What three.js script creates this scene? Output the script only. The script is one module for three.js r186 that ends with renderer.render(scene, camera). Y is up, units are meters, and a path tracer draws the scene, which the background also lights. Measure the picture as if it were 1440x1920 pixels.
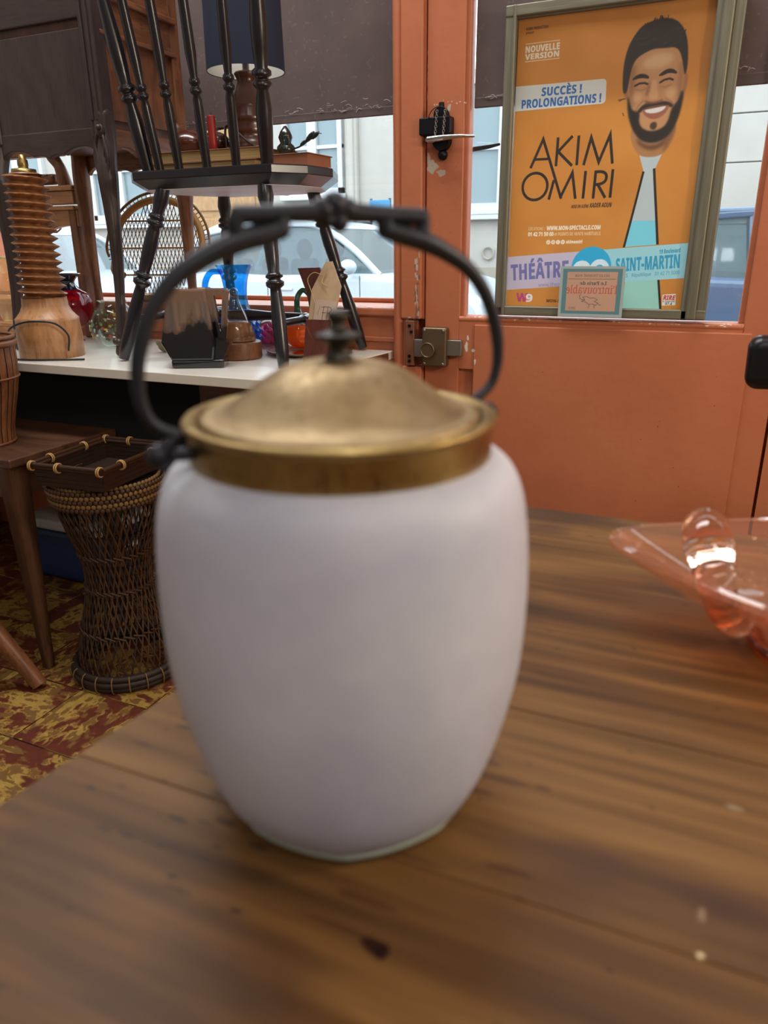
import * as THREE from 'three';
import { RoundedBoxGeometry } from 'three/addons/geometries/RoundedBoxGeometry.js';
import { ParametricGeometry } from 'three/addons/geometries/ParametricGeometry.js';
import { RectAreaLightUniformsLib } from 'three/addons/lights/RectAreaLightUniformsLib.js';
import { mergeGeometries, mergeVertices, toCreasedNormals } from 'three/addons/utils/BufferGeometryUtils.js';

// ------------------------------------------------------------------ camera, sky, lamps, exposure
const scene = new THREE.Scene();
const renderer = new THREE.WebGLRenderer({ antialias: true });
renderer.toneMapping = THREE.LinearToneMapping;
renderer.toneMappingExposure = 1.0;
renderer.shadowMap.enabled = true;
RectAreaLightUniformsLib.init();

const camera = new THREE.PerspectiveCamera(2 * Math.atan(960 / 1387) * 180 / Math.PI, 1440 / 1920, 0.02, 120);
camera.position.set(0, 1.0, 0);
camera.rotation.order = 'YXZ';
camera.rotation.set(-19.77 * Math.PI / 180, 24.2 * Math.PI / 180, -0.0101);
camera.focus = 1.95;
camera.userData.fStop = 8.0;
scene.add(camera);

scene.background = new THREE.Color(0.86, 0.94, 1.0);   // even overcast sky over the street
scene.backgroundIntensity = 4.4;

const CEIL = 2.9;
// flat ceiling fittings over the shop floor (the cool one an added fill light) and a chandelier beside the table (built as things further down)
const CEILING_LAMPS = [[-1.15, -1.2, 1.9, 0.5, 12, [0.95, 0.98, 1.0], 'added unseen cool white ceiling panel lighting the window display'], [0.95, 0.75, 1.2, 0.4, 14, [1, 0.96, 0.90], 'flat warm ceiling light over the middle of the shop'], [-0.9, 1.9, 1.2, 0.4, 6, [1, 0.96, 0.90], 'flat warm ceiling light over the back of the shop']];   // x, z, width, depth, radiance, colour, label
const CHANDELIER = [1.25, 1.42, -0.75];
const BULB_POWER = 0.5;

// ------------------------------------------------------------------ helpers
let seed = 20240611;
const rnd = () => { seed = (seed + 0x6d2b79f5) | 0; let t = Math.imul(seed ^ (seed >>> 15), 1 | seed); t = (t + Math.imul(t ^ (t >>> 7), 61 | t)) ^ t; return ((t ^ (t >>> 14)) >>> 0) / 4294967296; };
const rr = (a, b) => a + (b - a) * rnd();
const V = (x, y, z) => new THREE.Vector3(x, y, z);
const V2 = (x, y) => new THREE.Vector2(x, y);
const PI = Math.PI;
const lerp = (a, b, t) => a + (b - a) * t;
const clamp = (x, a = 0, b = 1) => Math.min(b, Math.max(a, x));
const smooth = (a, b, x) => { const t = clamp((x - a) / (b - a)); return t * t * (3 - 2 * t); };

const hash2 = (x, y, s) => { let h = Math.imul(x | 0, 374761393) ^ Math.imul(y | 0, 668265263) ^ Math.imul(s | 0, 1442695041); h = Math.imul(h ^ (h >>> 13), 1274126177); return ((h ^ (h >>> 16)) >>> 0) / 4294967296; };
function vnoise(x, y, px, py, s) {
  const ix = Math.floor(x), iy = Math.floor(y), fx = x - ix, fy = y - iy;
  const m = (a, p) => ((a % p) + p) % p, u = fx * fx * (3 - 2 * fx), v = fy * fy * (3 - 2 * fy);
  const a = hash2(m(ix, px), m(iy, py), s), b = hash2(m(ix + 1, px), m(iy, py), s), c = hash2(m(ix, px), m(iy + 1, py), s), d = hash2(m(ix + 1, px), m(iy + 1, py), s);
  return lerp(lerp(a, b, u), lerp(c, d, u), v);
}
function fbm(u, v, fx, fy, oct, s) {   // u, v in 0..1, repeats at 1
  let sum = 0, amp = 0.5, tot = 0;
  for (let i = 0; i < oct; i++) { sum += amp * vnoise(u * fx, v * fy, fx, fy, s + i * 17); tot += amp; amp *= 0.5; fx *= 2; fy *= 2; }
  return sum / tot;
}
const hex = (h) => [(h >> 16) & 255, (h >> 8) & 255, h & 255];
const mix3 = (a, b, t) => [lerp(a[0], b[0], t), lerp(a[1], b[1], t), lerp(a[2], b[2], t)];
function dataTex(w, h, fn, srgb = true) {
  const d = new Uint8Array(w * h * 4);
  for (let y = 0; y < h; y++) for (let x = 0; x < w; x++) {
    const c = fn(x / w, y / h), o = (y * w + x) * 4;
    d[o] = clamp(c[0], 0, 255); d[o + 1] = clamp(c[1], 0, 255); d[o + 2] = clamp(c[2], 0, 255); d[o + 3] = 255;
  }
  const t = new THREE.DataTexture(d, w, h);
  t.magFilter = THREE.LinearFilter; t.minFilter = THREE.LinearFilter;
  t.wrapS = t.wrapT = THREE.RepeatWrapping;
  if (srgb) t.colorSpace = THREE.SRGBColorSpace;
  t.needsUpdate = true;
  return t;
}
function canvasTex(w, h, draw) {
  const c = document.createElement('canvas'); c.width = w; c.height = h;
  draw(c.getContext('2d'), w, h);
  const t = new THREE.CanvasTexture(c); t.colorSpace = THREE.SRGBColorSpace; t.magFilter = THREE.LinearFilter;
  return t;
}
// wood: u runs along the grain
function woodTex(dark, mid, light, o = {}) {
  const { w = 512, h = 512, rings = 9, warp = 1.6, streak = 0.35, s = 1, along = 2 } = o;
  const D = hex(dark), M = hex(mid), L = hex(light);
  return dataTex(w, h, (u, v) => {
    const n = fbm(u, v, along, 5, 4, s), r = 0.5 + 0.5 * Math.sin((v * rings + n * warp * 2) * 2 * PI);
    const fine = fbm(u, v, along * 3, 96, 3, s + 5), pore = vnoise(u * along * 12, v * 220, along * 12, 220, s + 9), blot = fbm(u, v, 3, 4, 3, s + 31);
    let t = 0.20 + 0.25 * r + 0.40 * fine + 0.35 * (blot - 0.5) * 2 * streak + 0.1;
    let c = t < 0.5 ? mix3(D, M, clamp(t * 2)) : mix3(M, L, clamp(t * 2 - 1));
    if (pore > 0.80) c = mix3(c, D, 0.35);
    return c;
  });
}
const withRepeat = (t, x, y, ox = 0, oy = 0) => { const c = t.clone(); c.repeat.set(x, y); c.offset.set(ox, oy); c.needsUpdate = true; return c; };

const prep = (g) => { let q = g.index ? g.toNonIndexed() : g; for (const k of Object.keys(q.attributes)) if (!['position', 'normal', 'uv'].includes(k)) q.deleteAttribute(k); if (!q.attributes.normal) q.computeVertexNormals(); if (!q.attributes.uv) q.setAttribute('uv', new THREE.BufferAttribute(new Float32Array(q.attributes.position.count * 2), 2)); q.morphAttributes = {}; return q; };
const join = (list) => list.length === 1 ? prep(list[0]) : mergeGeometries(list.map(prep), false);
// uv in metres by the side each triangle faces; 'axis' is the direction the texture's u follows
function uvBox(g, axis = 'x', sx = 1, sy = sx, ox = 0, oy = 0) {
  const q = g.index ? g.toNonIndexed() : g, p = q.attributes.position, n = p.count, uv = new Float32Array(n * 2);
  const a = V(0, 0, 0), b = V(0, 0, 0), c = V(0, 0, 0), nn = V(0, 0, 0);
  for (let i = 0; i < n; i += 3) {
    a.fromBufferAttribute(p, i); b.fromBufferAttribute(p, i + 1); c.fromBufferAttribute(p, i + 2);
    nn.copy(b).sub(a).cross(c.clone().sub(a));
    const ax = Math.abs(nn.x), ay = Math.abs(nn.y), az = Math.abs(nn.z), big = ax >= ay && ax >= az ? 'x' : ay >= az ? 'y' : 'z';
    [a, b, c].forEach((v, k) => {
      let u, w;
      const rest = ['x', 'y', 'z'].filter((t) => t !== big);
      if (rest.includes(axis)) { u = v[axis]; w = v[rest.find((t) => t !== axis)]; } else { u = v[rest[0]]; w = v[rest[1]]; }
      uv[(i + k) * 2] = u / sx + ox; uv[(i + k) * 2 + 1] = w / sy + oy;
    });
  }
  q.setAttribute('uv', new THREE.BufferAttribute(uv, 2));
  return q;
}
const scaleUV = (g, x, y) => { const u = g.attributes.uv; for (let i = 0; i < u.count; i++) u.setXY(i, u.getX(i) * x, u.getY(i) * y); return g; };
const T = (g, x = 0, y = 0, z = 0, rx = 0, ry = 0, rz = 0) => { if (rx) g.rotateX(rx); if (rz) g.rotateZ(rz); if (ry) g.rotateY(ry); return g.translate(x, y, z); };
const bx = (w, h, d, x = 0, y = 0, z = 0, r = 0) => (r ? new RoundedBoxGeometry(w, h, d, 2, r) : new THREE.BoxGeometry(w, h, d)).translate(x, y, z);
const span = (x0, x1, y0, y1, z0, z1, r = 0) => bx(x1 - x0, y1 - y0, z1 - z0, (x0 + x1) / 2, (y0 + y1) / 2, (z0 + z1) / 2, r);
const cyl = (r0, r1, h, x = 0, y = 0, z = 0, n = 20) => new THREE.CylinderGeometry(r1, r0, h, n).translate(x, y + h / 2, z);   // r0 at the foot
const ball = (r, x, y, z, sx = 1, sy = 1, sz = 1, n = 20) => new THREE.SphereGeometry(r, n, Math.ceil(n * 0.7)).scale(sx, sy, sz).translate(x, y, z);
const lathe = (pts, n = 48) => new THREE.LatheGeometry(pts.map((p) => V2(p[0], p[1])), n);
const spline = (pts, n) => new THREE.SplineCurve(pts.map((p) => V2(p[0], p[1]))).getPoints(n).map((p) => [Math.max(p.x, 0), p.y]);
const tube = (pts, r, seg = 32, rad = 8, closed = false) => new THREE.TubeGeometry(new THREE.CatmullRomCurve3(pts.map((p) => V(...p)), closed, 'centripetal'), seg, r, rad, closed);
const rod = (a, b, r0, r1 = r0, n = 10) => {
  const A = V(...a), B = V(...b), d = B.clone().sub(A), g = new THREE.CylinderGeometry(r1, r0, d.length(), n);
  g.applyQuaternion(new THREE.Quaternion().setFromUnitVectors(V(0, 1, 0), d.normalize()));
  return g.translate((A.x + B.x) / 2, (A.y + B.y) / 2, (A.z + B.z) / 2);
};
// a lathed profile [[radius, share of the way]...] laid along the line from a to b
const turned = (a, b, prof, n = 20) => {
  const A = V(...a), B = V(...b), d = B.clone().sub(A), L = d.length(), g = lathe(prof.map(([r, t]) => [r, t * L]), n);
  g.applyQuaternion(new THREE.Quaternion().setFromUnitVectors(V(0, 1, 0), d.normalize()));
  return g.translate(A.x, A.y, A.z);
};
// tube whose radius follows radii along the points
function taper(pts, radii, seg = 48, rad = 10, flat = 1) {
  const g = tube(pts, 1, seg, rad), c = new THREE.CatmullRomCurve3(pts.map((p) => V(...p)), false, 'centripetal'), p = g.attributes.position;
  for (let i = 0; i <= seg; i++) {
    const t = i / seg, o = c.getPointAt(t), k = t * (radii.length - 1), k0 = Math.min(Math.floor(k), radii.length - 2), r = lerp(radii[k0], radii[k0 + 1], k - k0);
    for (let j = 0; j <= rad; j++) { const q = i * (rad + 1) + j; p.setXYZ(q, o.x + (p.getX(q) - o.x) * r, o.y + (p.getY(q) - o.y) * r * flat, o.z + (p.getZ(q) - o.z) * r); }
  }
  g.computeVertexNormals();
  const e0 = pts[0], e1 = pts[pts.length - 1];
  return join([g, ball(radii[0], ...e0, 1, flat, 1, 10), ball(radii[radii.length - 1], ...e1, 1, flat, 1, 10)]);
}
const polyShape = (pts) => { const s = new THREE.Shape(); pts.forEach((p, i) => (i ? s.lineTo(...p) : s.moveTo(...p))); s.closePath(); return s; };
const extrude = (shape, depth, bevel = 0, seg = 2, curve = 12) => new THREE.ExtrudeGeometry(shape, { depth: depth - 2 * bevel, bevelEnabled: bevel > 0, bevelThickness: bevel, bevelSize: bevel, bevelOffset: -bevel, bevelSegments: seg, curveSegments: curve }).translate(0, 0, bevel);
const slab = (pts, y0, y1, bevel = 0) => { const g = extrude(polyShape(pts.map(([x, z]) => [x, -z])), y1 - y0, bevel); g.rotateX(-PI / 2); return g.translate(0, y0, 0); };   // pts are x, z

const used = {};
const numbered = (name) => { const k = used[name] = (used[name] ?? -1) + 1; return k ? name + '_' + String(k).padStart(3, '0') : name; };
function mesh(name, geo, mat, parent) {
  const m = new THREE.Mesh(Array.isArray(geo) ? join(geo) : geo, mat);
  m.castShadow = m.receiveShadow = true;
  m.name = parent ? name : numbered(name);
  (parent ?? scene).add(m);
  return m;
}
function tag(o, label, category, group, kind) { o.userData.label = label; if (category) o.userData.category = category; if (group) o.userData.group = group; if (kind) o.userData.kind = kind; return o; }
function thing(name, label, category, pos = [0, 0, 0], turn = 0, group) { const o = new THREE.Group(); o.name = numbered(name); o.position.set(...pos); o.rotation.y = turn; scene.add(o); return tag(o, label, category, group); }
function struct(name, label, geo, mat) { const o = geo ? mesh(name, geo, mat) : new THREE.Group(); if (!geo) { o.name = name; scene.add(o); } o.userData.kind = 'structure'; o.userData.label = label; return o; }

const std = (color, roughness = 0.6, more = {}) => new THREE.MeshStandardMaterial({ color, roughness, ...more });
const phys = (color, roughness, more = {}) => new THREE.MeshPhysicalMaterial({ color, roughness, ...more });
const pane = (color = 0xffffff, more = {}) => phys(color, 0.02, { transmission: 1, thickness: 0, ior: 1.5, ...more });
const solidGlass = (att, dist, more = {}) => phys(0xffffff, 0.03, { transmission: 1, thickness: 0.02, ior: 1.5, attenuationColor: new THREE.Color(att), attenuationDistance: dist, ...more });

// ------------------------------------------------------------------ materials
const wallTex = dataTex(256, 256, (u, v) => { const n = fbm(u, v, 6, 6, 4, 3); return mix3([158, 152, 146], [184, 178, 172], n); });
const plaster = std(0xffffff, 0.95, { map: wallTex });
const ceilingMat = std(0xbcb8b2, 0.95);
const paintFine = dataTex(512, 512, (u, v) => { const n = fbm(u, v, 5, 5, 4, 11), f = fbm(u, v, 60, 40, 2, 12); return mix3([178, 102, 68], [194, 120, 86], clamp(n * 0.75 + f * 0.35)); });
const paintBump = dataTex(256, 256, (u, v) => { const k = 255 * fbm(u, v, 24, 60, 3, 41); return [k, k, k]; }, false);
const paint = std(0xffffff, 0.42, { map: paintFine, bumpMap: paintBump, bumpScale: 0.0006 });
// front of the door and its post, in millimetres: x -0.80..0.16, y 0..2.1; chips show the old pale coat
const PX = -0.80, PW = 0.96, PH = 2.1;
const doorPaintTex = canvasTex(936, 2048, (c, w, h) => {
  const im = c.createImageData(w, h);
  for (let y = 0; y < h; y++) for (let x = 0; x < w; x++) {
    const n = fbm(x / w, y / h, 6, 12, 4, 21), f = fbm(x / w, y / h, 40, 300, 2, 22), o = (y * w + x) * 4;
    const k = mix3([176, 100, 66], [194, 118, 84], clamp(n * 0.8 + f * 0.25));
    im.data[o] = k[0]; im.data[o + 1] = k[1]; im.data[o + 2] = k[2]; im.data[o + 3] = 255;
  }
  c.putImageData(im, 0, 0);
  const X = (x) => (x - PX) / PW * w, Y = (y) => h - y / PH * h, mm = w / 960;
  const chip = (x, y, rx, ry, col, n = 9) => { c.fillStyle = col; c.beginPath(); for (let i = 0; i < n; i++) { const a = i / n * 2 * PI, k = rr(0.55, 1.15); c[i ? 'lineTo' : 'moveTo'](X(x) + Math.cos(a) * rx * mm * k, Y(y) + Math.sin(a) * ry * mm * k); } c.closePath(); c.fill(); };
  const pale = '#b9ad9c', white = '#d8d2c6', old = '#7d5a4a';
  chip(-0.690, 1.178, 17, 18, pale, 13); chip(-0.668, 1.165, 12, 9, pale, 11); chip(-0.700, 1.20, 6, 12, pale);
  chip(-0.650, 1.302, 6, 11, pale); for (let i = 0; i < 9; i++) chip(-0.69 + i * 0.010 + rr(-0.004, 0.004), 1.315 + rr(-0.006, 0.006), rr(1, 3), rr(1, 2), white);
  chip(-0.592, 0.756, 5, 13, white, 11); chip(-0.588, 0.778, 3, 9, white); chip(-0.572, 0.748, 6, 6, white); chip(-0.566, 0.72, 3, 10, white);
  for (let i = 0; i < 46; i++) chip(-0.722 + rr(-0.006, 0.005), 0.825 + rr(0, 0.21), rr(1, 3.2), rr(3, 12), rnd() < 0.5 ? pale : old);
  for (let i = 0; i < 22; i++) chip(-0.757 + rr(0, 0.045), 0.822 + rr(-0.008, 0.006), rr(2, 5), rr(1, 3.5), rnd() < 0.6 ? white : old);
  for (let i = 0; i < 16; i++) chip(-0.755 + rr(-0.004, 0.004), rr(0.66, 0.82), rr(1, 3.5), rr(3, 10), rnd() < 0.6 ? white : old);
  for (let i = 0; i < 14; i++) chip(rr(-0.70, -0.62), rr(0.95, 1.2), rr(0.8, 1.8), rr(0.8, 2.6), old);
  for (let i = 0; i < 8; i++) chip(-0.705, rr(1.32, 1.45), rr(0.8, 1.6), rr(3, 7), white);
  for (let i = 0; i < 10; i++) chip(rr(-0.55, 0.05), rr(0.4, 0.8), 0.9, rr(0.9, 2), '#4a2418');
  for (let i = 0; i < 40; i++) chip(rr(-0.60, 0.04), 0.828 + rr(-0.003, 0.003), rr(1, 5), rr(0.8, 2), rnd() < 0.7 ? white : old);
});
const doorPaint = std(0xffffff, 0.40, { map: doorPaintTex, bumpMap: withRepeat(paintBump, 4, 2), bumpScale: 0.0005 });
const doorUV = (g) => { const q = g.index ? g.toNonIndexed() : g, p = q.attributes.position, uv = new Float32Array(p.count * 2); for (let i = 0; i < p.count; i++) { uv[i * 2] = clamp((p.getX(i) - PX) / PW, 0.001, 0.999); uv[i * 2 + 1] = clamp(p.getY(i) / PH, 0.001, 0.999); } q.setAttribute('uv', new THREE.BufferAttribute(uv, 2)); return q; };
const P = (g) => uvBox(g, 'y', 0.6);
const clearPane = pane(0xf7f9fb);
const chipWhite = std(0xd9d3c8, 0.7);

const blindTex = dataTex(512, 512, (u, v) => {
  const n = fbm(u, v, 4, 4, 4, 51), weave = 0.5 + 0.25 * Math.sin(u * 512 * 1.3) + 0.25 * Math.sin(v * 512 * 1.3), d = fbm(u, v, 40, 40, 3, 52);
  let c = mix3([112, 94, 90], [140, 120, 114], n * 0.8 + weave * 0.12);
  if (d > 0.70) c = mix3(c, [170, 162, 158], (d - 0.70) * 2.2);
  return c;
});
const blindMat = phys(0xffffff, 0.95, { map: blindTex, transmission: 0.6, thickness: 0 });
const lint = std(0xc9c3bf, 0.95);

const darkWoodT = woodTex(0x2c1a10, 0x4d3020, 0x6a4630, { s: 2, rings: 7 });
const darkWood = std(0xffffff, 0.45, { map: darkWoodT });
const walnutT = woodTex(0x3a2115, 0x6b4128, 0x8d5c3a, { s: 3, rings: 8 });
const walnut = std(0xffffff, 0.42, { map: walnutT });
const lightWoodT = woodTex(0x7a4e2c, 0xa9744a, 0xcb9a6a, { s: 4, rings: 10 });
const lightWood = std(0xffffff, 0.40, { map: lightWoodT });
const greyWood = std(0xffffff, 0.38, { map: woodTex(0x2a2020, 0x3b2f2d, 0x4c3e3a, { s: 6, rings: 5 }) });
const blackWood = phys(0x14141d, 0.30, { clearcoat: 0.5, clearcoatRoughness: 0.25 });
const iron = std(0x24242a, 0.42, { metalness: 0.75 });
const steel = std(0x9a968e, 0.38, { metalness: 0.9 });
const chrome = std(0xd8d8d8, 0.15, { metalness: 1 });
const brassT = dataTex(512, 512, (u, v) => { const n = fbm(u, v, 4, 4, 5, 61), f = fbm(u, v, 30, 30, 3, 62); let c = mix3([132, 106, 62], [178, 154, 100], clamp(n * 1.1)); if (f > 0.62) c = mix3(c, [70, 48, 30], (f - 0.62) * 2.0); return c; });
const brassR = dataTex(256, 256, (u, v) => { const k = 255 * (0.24 + 0.28 * fbm(u, v, 8, 8, 4, 63)); return [k, k, k]; }, false);
const brass = std(0xffffff, 1, { map: brassT, roughnessMap: brassR, metalness: 1 });
const lockMetal = std(0x7d6c55, 0.38, { metalness: 0.8 });

// ------------------------------------------------------------------ the shop: walls, floor, ceiling
struct('wall_left', 'plain plastered side wall of the shop', span(-2.75, -2.6, -0.1, CEIL, -2.2, 3.15), plaster);
struct('wall_right', 'plain plastered side wall beyond the door', span(2.0, 2.15, -0.1, CEIL, -2.2, 3.15), plaster);
struct('wall_back', 'plain plastered back wall of the shop', span(-2.75, 2.15, -0.1, CEIL, 3.0, 3.15), plaster);
struct('ceiling', 'dull beige shop ceiling', span(-2.75, 2.15, CEIL, CEIL + 0.15, -2.2, 3.15), ceilingMat);
const front = struct('wall_front', 'terracotta painted wooden shopfront below and around the glazing');
mesh('spandrel_panel', [P(span(-2.6, -0.793, 0, 0.825, -2.12, -1.87)), P(span(-2.6, -0.80, 0.755, 0.768, -1.875, -1.866, 0.003))], paint, front);
mesh('window_ledge', P(span(-2.6, -0.795, 0.823, 0.845, -2.12, -1.858, 0.006)), paint, front);
struct('trim_4', 'terracotta lintel over window and door', [P(span(-2.6, 2.0, 2.12, 2.20, -2.12, -1.86)), P(span(-2.6, 2.0, 2.82, CEIL, -2.12, -1.86))], paint);
const addedGlazing = struct('window_2', 'added row of unseen glazing above the shopfront to let in sky');
for (let i = 0; i < 5; i++) { mesh('mullion', P(span(-2.6 + i * 1.11, -2.54 + i * 1.11, 2.20, 2.82, -2.06, -1.90, 0.006)), paint, addedGlazing); if (i < 4) mesh('pane', span(-2.54 + i * 1.11, -2.6 + (i + 1) * 1.11, 2.20, 2.82, -1.985, -1.98), clearPane, addedGlazing); }  // unseen glazing, added so more sky light enters the shop
struct('trim_5', 'terracotta panelling beyond the door', [P(span(0.168, 2.0, 0, 2.12, -2.12, -1.85)), P(span(1.9, 2.0, 2.12, 2.82, -2.12, -1.86))], paint);
struct('trim_6', 'terracotta stile at the far end of the shop window', P(span(-2.6, -2.5, 0.845, 2.12, -2.12, -1.95)), paint);
const ledgeChips = [];
for (let i = 0; i < 26; i++) ledgeChips.push(T(new THREE.IcosahedronGeometry(rr(0.002, 0.005), 0).scale(2.2, 0.25, 0.8), rr(-0.99, -0.80), 0.8452, rr(-1.90, -1.862)));
mesh('flaked_paint', ledgeChips, chipWhite, front);

// post between window and door: bead towards the glass, broad face, cut for the strike plate
const post = struct('trim_1', 'terracotta post between shop window and door with flaking paint');
mesh('glazing_bead', doorUV(T(new THREE.CylinderGeometry(0.0145, 0.0145, 2.12, 12), -0.7795, 1.06, -1.846)), doorPaint, post);
mesh('face', [doorUV(span(-0.793, -0.7085, 0.822, 2.12, -2.12, -1.842)), doorUV(span(-0.768, -0.7105, 0.822, 2.12, -1.846, -1.826, 0.005))], doorPaint, post);
mesh('lower_face', [doorUV(span(-0.793, -0.7085, 0, 0.70, -2.12, -1.842)), doorUV(span(-0.765, -0.7105, 0, 0.70, -1.846, -1.828, 0.004)), doorUV(span(-0.793, -0.728, 0.70, 0.822, -2.12, -1.842))], doorPaint, post);
const strike = mesh('strike_plate', [span(-0.7535, -0.7285, 0.703, 0.818, -1.844, -1.822, 0.002)], std(0x8a5a44, 0.5, { metalness: 0.3 }), post);
for (const y of [0.715, 0.728, 0.79, 0.805]) mesh('screw', T(new THREE.CylinderGeometry(0.0042, 0.0042, 0.003, 12), -0.741 + (y > 0.75 && y < 0.8 ? 0.005 : 0), y, -1.8205, PI / 2), iron, strike);

// door leaf
const door = struct('door_1', 'terracotta painted shop door with glazed upper half and plain lower panel');
mesh('stile', [doorUV(span(-0.7055, -0.612, 0.02, 2.08, -1.885, -1.84, 0.003)), doorUV(span(-0.616, -0.602, 0.83, 1.97, -1.882, -1.850, 0.004))], doorPaint, door);
mesh('stile', [doorUV(span(0.042, 0.119, 0.02, 2.08, -1.885, -1.84, 0.003)), doorUV(span(0.030, 0.046, 0.83, 1.97, -1.882, -1.850, 0.004))], doorPaint, door);
mesh('top_rail', doorUV(span(-0.612, 0.042, 1.96, 2.08, -1.885, -1.84)), doorPaint, door);
mesh('middle_rail', [doorUV(span(-0.612, 0.042, 0.70, 0.822, -1.885, -1.84)), doorUV(T(new THREE.CylinderGeometry(0.008, 0.008, 0.655, 12), -0.285, 0.824, -1.846, 0, 0, PI / 2)), doorUV(span(-0.612, 0.042, 0.822, 0.833, -1.885, -1.855, 0.003))], doorPaint, door);
mesh('bottom_rail', doorUV(span(-0.612, 0.042, 0.02, 0.16, -1.885, -1.84)), doorPaint, door);
mesh('lower_panel', [doorUV(span(-0.614, 0.044, 0.15, 0.71, -1.872, -1.852)), doorUV(span(-0.571, 0.062, 0.13, 0.812, -1.846, -1.8345, 0.003))], doorPaint, door);
mesh('pane', span(-0.612, 0.042, 0.83, 1.965, -1.8835, -1.8805), clearPane, door);
struct('trim_2', 'terracotta door jamb by the side wall', [P(span(0.125, 0.168, 0, 2.12, -2.12, -1.835)), P(span(0.105, 0.168, 0, 2.12, -2.12, -1.890)), P(span(-0.7085, -0.692, 0, 2.12, -2.12, -1.890)), P(span(-0.7085, 0.125, 2.085, 2.12, -2.12, -1.890))], paint);
struct('trim_3', 'wooden door threshold', [P(span(-0.71, 0.125, -0.02, 0.02, -2.12, -1.82))], darkWood);
// rim lock: case with knob, bolts either side
const lock = new THREE.Group(); lock.name = 'rim_lock'; lock.userData.label = 'bronze rim lock with round thumb knob'; door.add(lock);
mesh('case', [span(-0.7035, -0.637, 0.704, 0.804, -1.84, -1.812, 0.006)], lockMetal, lock);
mesh('bolt', [span(-0.7275, -0.702, 0.727, 0.772, -1.838, -1.818, 0.002), span(-0.639, -0.6, 0.733, 0.773, -1.838, -1.822, 0.002)], steel, lock);
mesh('thumb_knob', [T(new THREE.CylinderGeometry(0.0185, 0.0185, 0.014, 28), -0.683, 0.748, -1.806, PI / 2), T(new THREE.TorusGeometry(0.0175, 0.0022, 8, 28), -0.683, 0.748, -1.799)], lockMetal, lock);
for (const [x, y] of [[-0.696, 0.712], [-0.645, 0.712], [-0.696, 0.796], [-0.645, 0.796]]) mesh('screw', T(new THREE.SphereGeometry(0.004, 10, 6).scale(1, 1, 0.5), x, y, -1.8115), steel, lock);
// espagnolette latch: black box, roses, chrome lever, hanging chain
const latch = new THREE.Group(); latch.name = 'door_latch'; latch.userData.label = 'black latch box with chrome lever handle and chain'; door.add(latch);
mesh('latch_box', [span(-0.7145, -0.636, 1.245, 1.282, -1.84, -1.812, 0.003), T(new THREE.CylinderGeometry(0.016, 0.016, 0.022, 20), -0.664, 1.287, -1.828, PI / 2), T(new THREE.CylinderGeometry(0.006, 0.008, 0.02, 12), -0.664, 1.303, -1.828)], iron, latch);
mesh('rose', [T(new THREE.CylinderGeometry(0.021, 0.023, 0.016, 24), -0.664, 1.233, -1.832, PI / 2), T(new THREE.SphereGeometry(0.012, 14, 10), -0.662, 1.203, -1.836)], iron, latch);
mesh('lever', [taper([[-0.688, 1.2345, -1.806], [-0.66, 1.2355, -1.802], [-0.61, 1.2365, -1.80], [-0.575, 1.2345, -1.80]], [0.007, 0.0068, 0.0045, 0.003], 30, 12), rod([-0.676, 1.234, -1.83], [-0.676, 1.234, -1.806], 0.007)], chrome, latch);
mesh('outside_lever', [taper([[-0.62, 1.222, -1.93], [-0.58, 1.226, -1.935], [-0.553, 1.230, -1.935]], [0.0055, 0.005, 0.003], 20, 10), rod([-0.62, 1.222, -1.93], [-0.62, 1.222, -1.885], 0.006)], iron, latch);
for (let k = 0; k < 2; k++) { const links = []; for (let i = 0; i < 11; i++) links.push(T(new THREE.TorusGeometry(0.0028, 0.0009, 5, 10), -0.668 + k * 0.02 - i * 0.0004, 1.292 - i * 0.0052, -1.808 + (i % 2) * 0.0008, 0, i % 2 ? PI / 2 : 0)); mesh('chain', links, steel, latch); }
mesh('ring', T(new THREE.TorusGeometry(0.026, 0.0011, 6, 26, PI), -0.664, 1.276, -1.811), iron, latch);

// floor slab with marbled tiles; the ones in view are laid one by one
const tileTex = dataTex(1024, 1024, (u, v) => {
  const a = fbm(u, v, 14, 26, 5, 71), b = fbm(u + 0.06 * (a - 0.5), v, 50, 74, 4, 72), g = fbm(u, v, 8, 10, 3, 73), e = fbm(u, v, 90, 90, 2, 74);
  const t = smooth(0.44, 0.54, a * 0.55 + b * 0.45 + (g - 0.5) * 0.30), Y = mix3([150, 118, 52], [172, 142, 74], e), R = mix3([84, 40, 28], [106, 52, 36], e);
  let c = mix3(R, Y, t);
  if (b > 0.60 && t > 0.3) c = mix3(c, [98, 66, 38], 0.7);
  return c;
});
const tileMats = [0, 1, 2, 3].map((k) => std(0xffffff, 0.34, { map: withRepeat(tileTex, 1, 1, k * 0.27, k * 0.41) }));
const floor = struct('floor', 'shop floor of yellow and brown marbled square tiles');
mesh('screed', span(-2.75, 2.15, -0.12, -0.004, -2.2, 3.15), std(0x4a3a2c, 0.9), floor);
const TS = 0.2, rest = [];
const tileShape = new RoundedBoxGeometry(TS - 0.0035, 0.012, TS - 0.0035, 1, 0.0012);
for (let i = 0; i < 25; i++) for (let j = 0; j < 26; j++) {
  const x = -2.7 + (i + 0.5) * TS, z = -2.1 + (j + 0.5) * TS;
  if (x > 2.05) continue;
  const seen = x < -0.75 && x > -2.3 && z > -1.75 && z < -0.35;
  const g = uvBox(tileShape.clone().translate(x, -0.006, z), (i + j) % 2 ? 'x' : 'z', 1.0, 1.0, rnd(), rnd());
  if (seen) mesh('tile', g, tileMats[Math.floor(rnd() * 4)], floor); else rest.push(g);
}
const restTiles = mesh('tile_field', rest, tileMats[0], floor); restTiles.userData.kind = 'stuff';

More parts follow.
